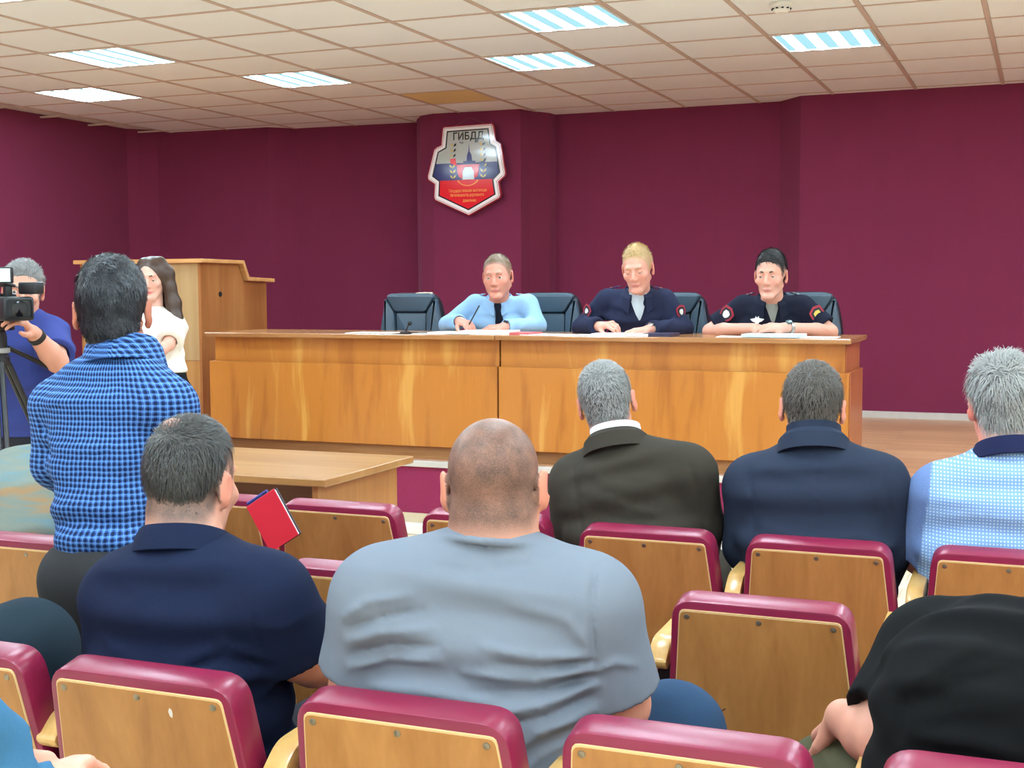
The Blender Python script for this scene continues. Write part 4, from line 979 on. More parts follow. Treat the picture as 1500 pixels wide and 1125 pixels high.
v.hair(hair_mat('hair_dark_brown', (34, 30, 28), (70, 64, 60)), [(-.2, -.045), (-.06, -.04), (-.03, -.015), (-.01, .03), (.01, .045), (.03, .045), (.05, .06), (.07, .075), (.09, .09), (.12, .11)], .011, .001, .0045, .0015, 6500, .022, .0009, .28, lambda L: np.stack([L[:, 0]*3+.1, L[:, 1]*2+.8*(L[:, 2] > .08), -np.where(L[:, 2] > .09, .1, 1.)], 1), hair_mat('hair_dark_strand', (36, 34, 32), (76, 72, 68)))
crown = v.garment('crown', [(ell(v.F.p(-.010, -.050, .094), A3((.031, .031, .029))*v.F.s, v.F.M), 0, 0.)], SKIN2, .004, attrs=lambda V: {'stubble': .45+.35*sstep(np.abs(v.F.loc(V)[:, 0]+.01)+np.abs(v.F.loc(V)[:, 1]+.05), .012, .03), 'lip': np.zeros(len(V)), 'blush': np.zeros(len(V))}); crown['label'] = 'thin pale crown of scalp'
v.trousers(M['dark_tr']); v.shoes(M['shoe'])
# ---- standing man in the plaid shirt
D = 3.1
SKIN3 = skin_mat('skin_plaid', (184, 124, 98), (40, 36, 36))
p = Person('standing man with thick black hair in a blue plaid shirt, back turned', at(160, 900, D)*np.array([1, 1, 0]), 16)
sp = [(at(183, 516, 3.14), .07, .062), (at(176, 555, 3.13), .12, .08), (at(168, 600, 3.12), .16, .105), (at(164, 680, 3.1), .138, .105), (at(163, 750, 3.07), .12, .1), (at(164, 805, 3.04), .116, .1), (at(164, 850, 3.02), .118, .105)]
p.spine = [(A3(a), b, c) for a, b, c in sp]; pel = sp[-1][0].copy()
arm = {'L': (at(88, 596, 3.16), at(84, 680, 3.18), at(140, 730, 3.42), (.055, .044, .03)), 'R': (at(246, 596, 3.05), at(262, 690, 3.1), at(250, 740, 3.32), (.055, .044, .03))}
lg = {}
for n_, q in (('L', -1), ('R', 1)):
    hp = pel+p.right*q*.075; kn = hp+p.fwd*.03; kn[2] = .44; an = hp+p.right*q*.01; an[2] = .08; lg[n_] = (hp, kn, an, (.088, .062, .042))
p.ear = (26, .085); p.body(sp, at(165, 458, 3.14), 32, -5, 1, 1.0, .062, arm, lg, mat=SKIN3)
# plaid
t = NT('blue_plaid'); c1, c2, c3 = lin((66, 112, 180)), lin((20, 38, 84)), lin((9, 17, 42))
def sq(sock, per, wd, ph=0.):
    f = t.math('FRACT', t.math('ADD', t.math('DIVIDE', sock, per), ph)); return t.math('LESS_THAN', f, wd)
u_, v_ = t.attr('pu'), t.attr('pv'); nn = t.noise(t.coord(), 30, 3); u_ = t.math('ADD', u_, t.math('MULTIPLY', nn, .004)); v_ = t.math('ADD', v_, t.math('MULTIPLY', nn, .006))
PER = .0125
hb, vb = sq(v_, PER, .46), sq(u_, PER, .42); hl, vl = sq(v_, PER, .1, .28), sq(u_, PER, .1, .3)
c = t.mix(t.math('MULTIPLY', hb, .72), c1, c2); c = t.mix(t.math('MULTIPLY', vb, .72), c, c2); c = t.mix(t.math('MULTIPLY', t.math('MULTIPLY', hb, vb), .75), c, c3)
c = t.mix(t.math('MULTIPLY', t.math('MAXIMUM', hl, vl), .35), c, lin((150, 196, 240))); t.bump(t.noise(t.coord(), 25, 3), .25, .008)
M['plaid'] = t.fin(c, .85, 0, .2)
Pp = p.torso_prims(.0, .045, shoulder=(.045, .058), sk=.045); Ss = []
for k_ in 'LR':
    a, b = p.sleeve(k_, .8, .014, .01, long=True); Pp += a; Ss += b
def plaid_uv(V, P_=p):
    x = (V-P_.base)@P_.right; y = (V-P_.base)@P_.fwd; ang = np.arctan2(x, -(y-.02)+.06); return {'pu': np.where(np.abs(ang) < 1.4, ang*.16+x*.15, x), 'pv': V[:, 2]}
fold = lambda pts, amp, w_: ([at(x, y, D) for x, y in pts], amp, w_)
FO = [fold([(58, 600), (150, 592), (262, 600)], -.004, .005), fold([(95, 735), (150, 728), (230, 740)], .007, .012), fold([(95, 755), (160, 752), (235, 758)], -.006, .01), fold([(95, 775), (150, 768), (230, 778)], .008, .012), fold([(95, 795), (160, 790), (230, 800)], -.006, .01), fold([(60, 640), (110, 648), (215, 645)], .006, .011), fold([(70, 660), (120, 664), (200, 660)], -.005, .01), fold([(80, 690), (140, 692), (200, 700)], .005, .012), fold([(62, 615), (80, 650), (90, 700)], -.006, .009), fold([(250, 600), (240, 650), (236, 700)], -.006, .009), fold([(210, 640), (200, 700), (215, 760)], .005, .012)]
hem = half((0, 0, -1), at(165, 812, 3.05))
p.garment('plaid_shirt', Pp, M['plaid'], .0075, FO, Ss, [hem], plaid_uv, .0015)
o = p.collar(at(182, 514, 3.14), nz(p.fwd*.18-p.right*.06+np.array([0, 0, 1])), .071, .034, .05, .026, .5, M['plaid'], fwd=p.F.f)
me = o.data; 
co = np.zeros(len(me.vertices)*3, np.float32); me.vertices.foreach_get('co', co); co = co.reshape(-1, 3)
for nm, a in (('pu', np.arctan2(co[:, 0], -co[:, 1])*.08+.2), ('pv', co[:, 2])):
    at_ = me.attributes.new(nm, 'FLOAT', 'POINT'); at_.data.foreach_set('value', a.astype(np.float32))
p.hair(hair_mat('hair_black', (10, 10, 12), (28, 28, 32), .4), [(-.2, -.088), (-.06, -.088), (-.04, -.07), (-.024, -.012), (-.005, .032), (.02, .03), (.03, -.0), (.045, .03), (.06, .055), (.08, .08), (.12, .1)], .022, .007, .0045, .003, 9000, .02, .0008, .12,
       lambda L: np.stack([L[:, 0]*6-(L[:, 1]+.03)*4, L[:, 1]*5+(L[:, 0])*4, -np.where(L[:, 2] > .07, .05, 1.)], 1), hair_mat('hair_black_strand', (16, 16, 19), (52, 54, 60), .35))
p.trousers(cloth('charcoal_trousers', (52, 52, 54), .15), .008, .011); p.shoes(M['shoe'])
# ---- brown jacket man, front row
def suit(name_l, base, yaw, sp, arm, head, hy, hp_, hr, hs, skin, stub, jmat, hmat, smat, collar_c, shirt_col, D, hair_kw, folds, neck=.062):
    b = Person(name_l, base, yaw); b.stub = (stub, .04)
    b.spine = [(A3(a), x, y) for a, x, y in sp]; pel = sp[-1][0].copy()
    b.ear = (28, .084); b.body(sp, head, hy, hp_, hr, hs, neck, arm, seat_legs(b, pel, .13, .46, .5), mat=skin)
    Pp = b.torso_prims(.006, .05, shoulder=(.055, .062), sk=.045); Ss = []
    for k_ in 'LR':
        a, s_ = b.sleeve(k_, .85, .024, .01, long=True); Pp += a; Ss += s_
    fo = [([at(x, y, D) for x, y in pts], a, w_) for pts, a, w_ in folds]
    b.garment('jacket', Pp, jmat, .008, fo, Ss, noise=.0012)
    b.collar(collar_c, nz(b.F.c-collar_c+np.array([0, 0, .08])), neck+.013, .026, .046, .026, .55, jmat, 'jacket_collar', fwd=b.F.f, front_drop=.05, th=.006)
    b.collar(collar_c+np.array([0, 0, .006]), nz(b.F.c-collar_c+np.array([0, 0, .08])), neck+.005, .04, .03, .006, .4, shirt_col, 'shirt_collar', fwd=b.F.f, front_drop=.02)
    b.hair(hmat, smat=smat, **hair_kw); b.trousers(jmat); b.shoes(M['shoe']); return b
D = 3.75
MC = lambda L: np.stack([L[:, 0]*4, L[:, 1]*1+.4*(L[:, 2] > .09), -np.where(L[:, 2] > .085, .05, 1.)], 1)
NAPE = [(-.2, -.075), (-.06, -.075), (-.035, -.05), (-.018, -.005), (.0, .034), (.02, .03), (.028, -.005), (.04, .03), (.06, .06), (.085, .085), (.12, .11)]
STUB = [(-.2, -.1), (-.06, -.098), (-.03, -.07), (-.012, -.02), (.0, .03), (.02, -.02), (.036, .01), (.05, .05), (.07, .075), (.1, .09)]
M['white_cloth'] = cloth('white_shirt', (228, 230, 236), .04)
M['brown_jkt'] = cloth('brown_grey_jacket', (53, 48, 41), .12, 420, .25, .9, .1, 5)
M['navy_jkt'] = cloth('navy_jacket', (36, 43, 59), .1, 420, .2, .85, .1, 5)
sp = [(yp(903, 650, 3.63), .075, .065), (yp(912, 682, 3.62), .155, .09), (yp(922, 715, 3.62), .19, .11), (yp(931, 775, 3.61), .185, .12), (yp(936, 840, 3.62), .18, .13), (yp(938, 905, 3.63), .18, .14)]
arm = {'L': (yp(846, 706, 3.63), yp(842, 800, 3.66), at(880, 850, 4.1), (.06, .048, .03)), 'R': (yp(1008, 694, 3.62), yp(1024, 770, 3.66), at(1020, 830, 4.0), (.06, .048, .03))}
b1 = suit('grey haired man in a dark brown jacket in the front row, seen from behind', (-1.12, 3.6, 0), 6, sp, arm, yp(889, 590, 3.68), 12, -4, 10, .97, skin_mat('skin_brown_jkt', (214, 150, 128), (96, 90, 86)), STUB, M['brown_jkt'], hair_mat('hair_grey', (64, 62, 60), (118, 116, 114)), hair_mat('hair_grey_strand', (84, 82, 80), (176, 174, 170)), yp(903, 646, 3.63), M['white_cloth'], D,
     dict(line=NAPE, top=.012, side=.004, strands=4500, length=.016, width=.0011, lift=.4, comb=MC, amp=.002), [([(1015, 665), (1030, 720), (1034, 770)], -.006, .008), ([(838, 690), (848, 740), (855, 790)], -.006, .008), ([(860, 720), (920, 735), (990, 752)], .005, .014), ([(870, 745), (930, 757), (1010, 745)], -.004, .012), ([(860, 690), (900, 705), (960, 715)], .004, .016)])
D = 3.54
sp = [(yp(1192, 651, 3.63), .075, .065), (yp(1195, 685, 3.62), .16, .09), (yp(1196, 720, 3.62), .195, .11), (yp(1197, 790, 3.61), .19, .12), (yp(1198, 860, 3.62), .188, .13), (yp(1198, 930, 3.63), .185, .14)]
arm = {'L': (yp(1104, 710, 3.63), yp(1097, 800, 3.66), at(1130, 850, 3.85), (.06, .048, .03)), 'R': (yp(1286, 710, 3.63), yp(1300, 800, 3.66), at(1280, 860, 3.8), (.06, .048, .03))}
b2 = suit('brown haired man in a navy suit jacket in the front row, seen from behind', (-.55, 3.6, 0), 6, sp, arm, yp(1190, 598, 3.68), 9, -4, -2, 1.0, skin_mat('skin_navy_jkt', (220, 158, 136), (62, 52, 46)), STUB, M['navy_jkt'], hair_mat('hair_brown', (42, 36, 32), (74, 66, 58)), hair_mat('hair_brown_strand', (50, 44, 40), (104, 94, 84)), yp(1192, 646, 3.63), M['navy_jkt'], D,
     dict(line=NAPE, top=.014, side=.005, strands=4500, length=.02, width=.0011, lift=.35, comb=MC, amp=.002, seed=3), [([(1295, 680), (1302, 740), (1300, 790)], -.006, .008), ([(1095, 690), (1100, 740), (1104, 790)], -.006, .008), ([(1197, 670), (1197, 730), (1198, 800)], -.003, .005), ([(1260, 775), (1290, 790), (1305, 795)], .006, .01), ([(1110, 770), (1190, 785), (1270, 775)], .005, .014), ([(1130, 690), (1190, 700), (1250, 688)], .003, .014)])
def _sx(t):
    q = t.node('SeparateXYZ'); t.link(t.coord(), q.inputs[0]); return q
# ---- light blue polo man, front row right
D = 3.42
l = Person('grey haired man in a light blue checked polo shirt at right edge', (-.08, 3.6, 0), 6); l.stub = (STUB, .04)
sp = [(yp(1478, 662, 3.66), .08, .07), (yp(1480, 699, 3.65), .16, .1), (yp(1476, 740, 3.64), .2, .12), (yp(1470, 810, 3.64), .21, .135), (yp(1466, 880, 3.65), .212, .145), (yp(1466, 950, 3.66), .2, .15)]
l.spine = [(A3(a), x, y) for a, x, y in sp]; pel = sp[-1][0].copy()
arm = {'L': (yp(1378, 724, 3.64), yp(1348, 812, 3.68), at(1400, 870, 3.75), (.064, .054, .034)), 'R': (at(1580, 724, 3.4), at(1605, 830, 3.42), at(1570, 880, 3.7), (.064, .052, .034))}
SKIN6 = skin_mat('skin_light_polo', (216, 138, 120), (150, 148, 144))
l.ear = (26, .084); l.body(sp, yp(1468, 594, 3.71), 20, -4, 0, 1.02, .07, arm, seat_legs(l, pel, .14, .46, .5), mat=SKIN6, jaw=1.08)
M['sleeve_blue'] = cloth('heather_blue', (94, 116, 160), .14, 300, .25); M['navy_collar'] = cloth('navy_collar', (24, 28, 58), .1)
fold = lambda pts, amp, w_: ([at(x, y, D) for x, y in pts], amp, w_)
FO = [fold([(1365, 755), (1430, 748), (1500, 752)], .006, .012), fold([(1365, 775), (1430, 766), (1500, 772)], -.005, .01), fold([(1360, 795), (1440, 785), (1510, 790)], .006, .012), fold([(1380, 725), (1440, 722), (1500, 716)], .005, .014), fold([(1360, 812), (1420, 806), (1500, 812)], -.005, .01)]
t = NT('polo_cloth'); f1c = t.mix(t.math('MAXIMUM', *[t.math('LESS_THAN', t.math('FRACT', t.math('DIVIDE', s__, .0085)), .5) for s__ in (lambda q: (q.outputs[0], q.outputs[2]))(_sx(t))]), lin((178, 196, 214)), lin((116, 148, 192)))
nn = t.noise(t.coord(), 300, 2); t.bump(t.noise(t.coord(), 20, 3), .2, .006)
M['check'] = t.fin(t.mix(t.attr('sleeve'), f1c, t.mix(nn, lin((80, 100, 144)), lin((112, 134, 176)))), .9, 0, .2)
lc = (l.spine[2][0]-l.base)@l.right
Pp = l.torso_prims(.0, .05, shoulder=(.06, .066), sk=.05); Ss = []
for k_ in 'LR':
    a, b = l.sleeve(k_, 1.0, .02, .004); Pp += a; Ss += b
l.garment('polo_shirt', Pp, M['check'], .0075, FO, Ss, noise=.0015, attrs=lambda V: {'sleeve': sstep(np.abs((V-l.base)@l.right-lc)+.12*(V[:, 2]-.95), .186, .19)})
l.collar(yp(1478, 660, 3.66), nz(l.F.c-yp(1478, 660, 3.66)+np.array([0, 0, .08])), .078, .03, .036, .02, .5, M['navy_collar'], fwd=l.F.f)
l.hair(hair_mat('hair_silver', (68, 66, 64), (132, 130, 126)), NAPE, .018, .009, .005, .004, 5500, .034, .0012, .4, lambda L: np.stack([L[:, 0]*5+.3, L[:, 1]*1+.5*(L[:, 2] > .09), -np.where(L[:, 2] > .085, .05, 1.)], 1), hair_mat('hair_silver_strand', (84, 82, 80), (186, 184, 180)), seed=5)
l.trousers(M['dark_tr']); l.shoes(M['shoe'])
# ---- leaning figure in the grey green sweater, left edge of the second row
D = 3.5
s_ = Person('person in a grey green streaked sweater bent forward at the left edge', (-2.5, 2.9, 0), -8)
sp = [(yp(110, 735, 3.36), .07, .06), (yp(80, 712, 3.24), .14, .1), (yp(54, 716, 3.12), .175, .125), (yp(44, 752, 3.0), .18, .13), (yp(42, 815, 2.93), .18, .14), (yp(42, 880, 2.92), .175, .15)]
s_.spine = [(A3(a), x, y) for a, x, y in sp]; pel = sp[-1][0].copy()
arm = {'L': (yp(-18, 742, 3.1), yp(-25, 820, 3.15), yp(40, 830, 3.4), (.055, .046, .03)), 'R': (yp(120, 745, 3.14), yp(135, 820, 3.2), yp(110, 830, 3.45), (.055, .046, .03))}
s_.body(sp, yp(140, 740, 3.46), -20, -40, 0, .95, .06, arm, seat_legs(s_, pel, .13, .44, .5), mat=SKIN3)
t = NT('streaked_sweater'); vv = t.coord((.5, 1, 5)); st_ = t.noise(vv, 5.5, 3, .55, .3); wv = t.noise(t.coord(), 420, 2)
c = t.ramp(st_, [(.36, lin((88, 122, 134))), (.47, lin((112, 120, 110))), (.55, lin((116, 122, 112))), (.64, lin((146, 114, 76)))]); c = t.mix(t.math('MULTIPLY', wv, .4), c, lin((100, 110, 108)))
t.bump(wv, .3, .004); M['sweater'] = t.fin(c, .95, 0, .15)
Pp = s_.torso_prims(.01, .06, shoulder=(.06, .07), sk=.06); Ss = []
for k_ in 'LR':
    a, b = s_.sleeve(k_, .9, .018, .0, long=True); Pp += a; Ss += b
s_.garment('sweater', Pp, M['sweater'], .009, [], Ss, noise=.002)
s_.hair(hair_mat('hair_dark', (26, 24, 24), (54, 50, 48)), SHORT, strands=0); s_.trousers(M['dark_tr']); s_.shoes(M['shoe'])
# ---- black T-shirt man, bottom right
D = 1.98
k = Person('man in a black T-shirt and khaki trousers leaning forward at bottom right', (.02, 2.0, 0), 4)
sp = [(yp(1560, 945, 2.27), .085, .075), (yp(1504, 975, 2.2), .16, .1), (yp(1486, 1010, 2.12), .19, .13), (yp(1478, 1060, 2.09), .195, .145), (yp(1475, 1140, 2.09), .2, .155), (yp(1475, 1230, 2.1), .2, .165)]
k.spine = [(A3(a), x, y) for a, x, y in sp]; pel = sp[-1][0].copy()
wr = at(1236, 1052, 2.32); arm = {'L': (at(1364, 955, 2.22), at(1300, 1080, 2.14), wr, (.066, .054, .034)), 'R': (at(1640, 960, 1.98), at(1680, 1080, 2.0), at(1600, 1120, 2.3), (.066, .054, .034))}
legs = seat_legs(k, pel, .2, .44, .5, (.1, .075, .05)); kn = at(1214, 1150, 2.42); legs['L'] = (legs['L'][0], kn, A3((kn[0], kn[1]+.03, .09)), (.1, .075, .05))
kw = nz(at(1212, 1045, 2.42)-wr)
hp = hand_prims(wr+kw*.0, kw+np.array([0, 0, -.25]), np.array([-.3, -.25, .9]), +1, (.35, .45, .3), .06, 1.02)
k.body(sp, yp(1584, 812, 2.34), 12, -14, 0, 1.0, .072, arm, legs, hands=[(hp, (wr-.15, wr+.15, .0042))], mat=skin_mat('skin_black_tee', (208, 150, 128), (60, 52, 48)))
M['tee_black'] = cloth('black_tshirt', (8, 8, 9), .15, 700, .2, .9, .2, 4)
Pp = k.torso_prims(.0, .05, shoulder=(.07, .078), sk=.06); Ss = []
for k_ in 'LR':
    a, b = k.sleeve(k_, .84, .02, .012); Pp += a; Ss += b
fold = lambda pts, amp, w_: ([at(x, y, D) for x, y in pts], amp, w_)
FO = [fold([(1325, 1000), (1380, 960), (1440, 930)], .007, .012), fold([(1330, 1025), (1400, 985), (1470, 965)], -.006, .01), fold([(1335, 1040), (1410, 1015), (1480, 1000)], .007, .012), fold([(1330, 1010), (1325, 1040), (1320, 1070)], -.006, .008), fold([(1340, 1060), (1420, 1050), (1490, 1060)], .006, .013), fold([(1345, 1080), (1420, 1075), (1490, 1085)], -.006, .011)]
k.garment('t_shirt', Pp, M['tee_black'], .0065, FO, Ss, noise=.001)
k.hair(hair_mat('hair_dark2', (30, 26, 24), (60, 54, 50)), SHORT, strands=0)
M['khaki'] = cloth('khaki_trousers', (70, 68, 48), .2, 400, .25); fold = lambda pts, amp, w_: ([at(x, y, 2.3) for x, y in pts], amp, w_)
k.trousers(M['khaki'], folds=[fold([(1190, 1100), (1215, 1110), (1240, 1105)], .006, .008), fold([(1195, 1120), (1220, 1130), (1245, 1120)], .006, .008)], h=.009); k.shoes(M['shoe'])
# ---- seated person beyond the left edge: dark teal jeans, one knee in view
n = Person('person in dark teal jeans, only the raised knee showing at left', (-2.55, 2.1, 0), 14)
pel = A3(at(-230, 1010, 2.55)); sp = [(pel+np.array([-.12, .0, .52]), .07, .06), (pel+np.array([-.10, 0, .46]), .16, .1), (pel+np.array([-.07, 0, .36]), .19, .12), (pel+np.array([-.03, 0, .2]), .17, .12), (pel, .17, .13)]
n.spine = [(A3(a), x, y) for a, x, y in sp]
q = sp[1][0]; arm = {'L': (q-n.right*.17, q-n.right*.2+np.array([0, .05, -.27]), q-n.right*.1+np.array([0, .25, -.3]), AR), 'R': (q+n.right*.17, q+n.right*.16+np.array([0, .05, -.27]), q+n.right*.02+np.array([0, .25, -.3]), AR)}
kn = at(40, 950, 2.72); hpR = pel+n.right*.1; lk = pel+n.right*-.1+n.fwd*.44; lk[2] = .5
legs = {'R': (hpR, kn, A3((kn[0]+.04, kn[1]+.0, .09)), (.1, .088, .055)), 'L': (pel-n.right*.1, lk, A3((lk[0], lk[1], .09)), (.1, .08, .05))}
n.body(sp, sp[0][0]+np.array([0, .04, .16]), 10, 0, 0, 1, .06, arm, legs, mat=SKIN3)
Pp = n.torso_prims(.0); Ss = []
for k_ in 'LR':
    a, b = n.sleeve(k_, .9, .016, .004); Pp += a; Ss += b
n.garment('t_shirt', Pp, M['polo_navy'], .014, [], Ss); M['teal'] = cloth('dark_teal_jeans', (30, 44, 54), .15, 500, .2, .8); n.trousers(M['teal'], h=.009, noise=.0015); n.hair(bpy.data.materials['hair_dark'], SHORT, strands=0); n.shoes(M['shoe'])
# ---- writing person, bottom left corner
c_ = Person('person in a light blue sleeve writing with a pen at bottom left corner', (-1.55, .95, 0), -12)
pel = A3((-1.55, .85, .5)); sp = [(pel+np.array([.0, .06, .5]), .07, .06), (pel+np.array([.0, .05, .44]), .15, .1), (pel+np.array([0, .04, .34]), .18, .12), (pel+np.array([0, .0, .18]), .16, .12), (pel, .17, .13)]
c_.spine = [(A3(a), x, y) for a, x, y in sp]; q = sp[1][0]
w1, w2 = at(14, 1118, 1.58), at(58, 1150, 1.62)
arm = {'R': (q+c_.right*.17, at(-40, 1190, 1.5), w2, (.05, .042, .028)), 'L': (q-c_.right*.17, at(-70, 1075, 1.5), w1, (.05, .042, .028))}
lk = seat_legs(c_, pel)
h1 = hand_prims(w1, nz(at(45, 1112, 1.66)-w1), np.array([0, -.3, 1.]), -1 if False else 1, (.5, .6, .4), .04, .9); h2 = hand_prims(w2, nz(at(100, 1120, 1.7)-w2), np.array([-.2, -.3, .9]), -1, (.6, .7, .5), .03, .9)
c_.body(sp, sp[0][0]+np.array([.0, .05, .16]), -10, -20, 0, 1, .06, arm, lk, hands=[(h1, (w1-.13, w1+.13, .005)), (h2, (w2-.13, w2+.13, .005))], mat=SKIN2)
M['sky_shirt'] = cloth('light_blue_sleeve', (54, 98, 130), .08)
Pp = c_.torso_prims(.0); Ss = []
for k_ in 'LR':
    a, b = c_.sleeve(k_, .82, .016, .006, long=True); Pp += a; Ss += b
c_.garment('shirt', Pp, M['sky_shirt'], .011, [], Ss, noise=.002); c_.trousers(M['dark_tr'], h=.016); c_.hair(bpy.data.materials['hair_dark'], SHORT, strands=0); c_.shoes(M['shoe'])
pp = at(110, 1117, 1.72); bm = BM(); tube(bm, [pp, pp+np.array([-.06, -.03, .05])*.0+A3(at(80, 1120, 1.68))-pp], [.0015, .004], 8)
tag(obj('pen', bm, plain('pale_pen', (214, 196, 140), .4)), 'pale pen held over the bottom left corner by writing hand', 'pen')
# ================================================================== officers behind the desk
DZ = 1.14
M['shirt_ltblue'] = cloth('light_blue_uniform', (138, 172, 204), .05, 600, .15, .8, .1, 5); M['navy_uni'] = cloth('navy_uniform', (34, 38, 60), .1, 500, .2, .85, .1, 5); M['navy_uni2'] = cloth('dark_navy_uniform', (24, 27, 42), .1, 500, .2, .85, .1, 5)
def ypt(px, py, y): return A3(aty(px, py, y))
def officer(label, headpx, hy, yh, shL, shR, elR, wrR, elL, wrL, yaw, hyaw, hpitch, hroll, hs, skin, jaw=1., stub=STUB, neck=.058, hn=((0, 0, 1), (0, 0, 1)), hd=None, curls=((.5, .6, .4), (.5, .6, .4)), hsz=1.):
    head = ypt(*headpx, yh); nb_ = ypt(headpx[0]+2, headpx[1]+37, yh+.10); pel = A3((nb_[0]+.0, yh+.25, .93))
    o = Person(label, (nb_[0], yh+.2, STZ), yaw); o.stub = (stub, .02)
    mid = lambda f: nb_*(1-f)+pel*f
    sp = [(nb_, .068, .06), (mid(.1), .14, .085), (mid(.25), .19, .115), (mid(.5), .18, .12), (mid(.8), .175, .13), (pel, .18, .14)]
    o.spine = [(A3(a), x, y) for a, x, y in sp]
    o.arms = {}
    arm = {'R': (ypt(*shL, yh+.12), elR, wrR, AR), 'L': (ypt(*shR, yh+.12), elL, wrL, AR)}   # figure's right arm is at the picture's left
    hands = []
    for i, (el, wr, q) in enumerate(((elR, wrR, 1), (elL, wrL, -1))):
        u = nz(hd[i]) if hd is not None and hd[i] is not None else nz(A3(wr)-A3(el))
        hp = hand_prims(wr, u, hn[i], -q, curls[i], .02, hsz); hands.append((hp, (A3(wr)+u*.09-.13, A3(wr)+u*.09+.13, .0045)))
    o.body(sp, head, hyaw, hpitch, hroll, hs, neck, arm, seat_legs(o, pel, .12, .24, .5), True, jaw, hands, skin, nk=None, fh=.0038)
    return o
def badge(o, c, n_, up, pts, mats, sc, name='sleeve_patch', th=.003):
    """layered shield badge: polygons pts scaled, one on top of another"""
    n_ = Vector(nz(n_)); up = Vector(nz(up)); up = (up-n_*up.dot(n_)).normalized(); ux = up.cross(n_).normalized(); par = None
    for i, (k, m) in enumerate(mats):
        bm = BM(); prism(bm, [(x*sc*k, y*sc*k) for x, y in pts], Vector([float(q) for q in c])+n_*(i*.0012), ux, up, n_, th if i == 0 else .0013); ob = obj(name if i == 0 else ('badge_border', 'badge_field', 'badge_emblem')[min(i-1, 2)], bm, m, par or o.t)
        par = par or ob
SHIELD = rpoly([(-.8, .7), (0, 1.), (.8, .7), (.85, -.1), (.5, -.75), (0, -1.1), (-.5, -.75), (-.85, -.1)], .12, 3)
BM_red, BM_white, BM_gold, BM_blk = plain('badge_red', (150, 30, 52), .6), plain('badge_white', (226, 224, 220), .6), plain('badge_gold', (214, 186, 84), .5), plain('badge_black', (20, 22, 30), .6)
def strap(o, side, w_=.05, mat=None, star=None, sc=None, n_st=1, rise=.05):
    sh = A3(o.arms[side][0]); nb_ = o.spine[0][0]; q = 1 if side == 'R' else -1
    a = sh+np.array([0, 0, rise]); b = nb_*.42+sh*.58+np.array([0, 0, rise+.004]); d = Vector(nz(b-a)); f = Vector(o.fwd); nrm = d.cross(f).normalized()
    if nrm.z < 0: nrm = -nrm
    L = float(np.linalg.norm(b-a)); bm = BM(); prism(bm, rpoly([(0, -w_/2), (L*.8, -w_/2), (L, 0), (L*.8, w_/2), (0, w_/2)], .006, 2), Vector(a)-f*.012, d, f, nrm, .007, .002); e = obj('shoulder_strap', bm, mat, o.t)
    for i in range(n_st):
        cpt = Vector(a)-f*.012+d*(.022+.022*(i//2 if n_st > 2 else i))+nrm*.007+f*((.012 if i % 2 else -.012) if n_st > 2 else 0)
        bm = BM(); prism(bm, [(math.cos(j*math.pi/5)*(.008 if j % 2 == 0 else .0035), math.sin(j*math.pi/5)*(.008 if j % 2 == 0 else .0035)) for j in range(10)], cpt, d, f, nrm, .002); obj('star', bm, star, e)
def watch(o, wr, el, r, strapm, facem):
    d = nz(A3(el)-A3(wr)); c = A3(wr)+d*.03; bm = BM(); lathe(bm, [(r, -.01), (r+.004, -.009), (r+.004, .009), (r, .01)], c, d, 16); w_ = obj('wristwatch', bm, strapm, o.t, 'auto')
    up = nz(np.array([0, -.5, .9])); bm = BM(); lathe(bm, [(.018, 0), (.018, .006), (.015, .007)], c+up*(r+.001), up, 14); obj('watch_face', bm, facem, w_, 'auto')
M['steel_w'] = plain('steel', (180, 178, 172), .25, .9)
# officer 1: light blue shirt and tie
SKO1 = skin_mat('skin_officer1', (204, 142, 122), (120, 96, 78), (186, 110, 104))
elR, wrR = ypt(662, 478, 7.28), ypt(676, 477, 7.08); elR = ypt(656, 476, 7.34); wrR = ypt(674, 471, 7.06); elL = ypt(787, 477, 7.32); wrL = ypt(738, 479, 7.06)
o1 = officer('police officer in a light blue uniform shirt and black tie at the desk', (729, 405), 205, 7.22, (697, 446), (773, 446), elR, wrR, elL, wrL, 196, 190, -8, -3, 1.08, SKO1, 1.2, hd=(nz(ypt(690, 474, 6.98)-wrR), nz(ypt(712, 479, 7.0)-wrL)), hn=((0, -.2, 1), (0, -.2, 1)))
Pp = o1.torso_prims(.0, .04, shoulder=(.046, .05), sk=.04); Ss = []
for k_ in 'LR':
    a, b = o1.sleeve(k_, .95, .013, .004, long=True); Pp += a; Ss += b
o1.garment('uniform_shirt', Pp, M['shirt_ltblue'], .008, [([ypt(x, y, 7.3) for x, y in pts], a, .012) for pts, a in (([(700, 445), (696, 470), (700, 485)], -.006), ([(772, 448), (768, 470), (760, 485)], -.006), ([(705, 465), (715, 472), (722, 480)], .005))], Ss, noise=.003)
nb1 = o1.spine[0][0]; o1.collar(nb1+np.array([0, -.0, .012]), (0, -.15, 1), .07, .034, .046, .03, .2, M['shirt_ltblue'], tip=.025, front_drop=.035)
M['tie'] = cloth('black_tie', (18, 20, 32), .1)
for s2 in 'LR': strap(o1, s2, .05, M['shirt_ltblue'], BM_gold, n_st=3)
watch(o1, wrL, elL, .033, M['black'], M['black'])
o1.eyes((60, 66, 74), (.0, -.05), .62, (150, 116, 88), SKO1)
o1.hair(hair_mat('hair_fair_brown', (112, 92, 74), (150, 128, 106)), [(-.2, -.06), (-.04, -.05), (-.02, .0), (.0, .03), (.02, .03), (.035, .045), (.055, .07), (.075, .088), (.1, .105)], .008, .001, .0045, .001, 1500, .016, .0014, .3, MC)
o1.trousers(M['navy_uni2'], h=.016); o1.shoes(M['shoe'])
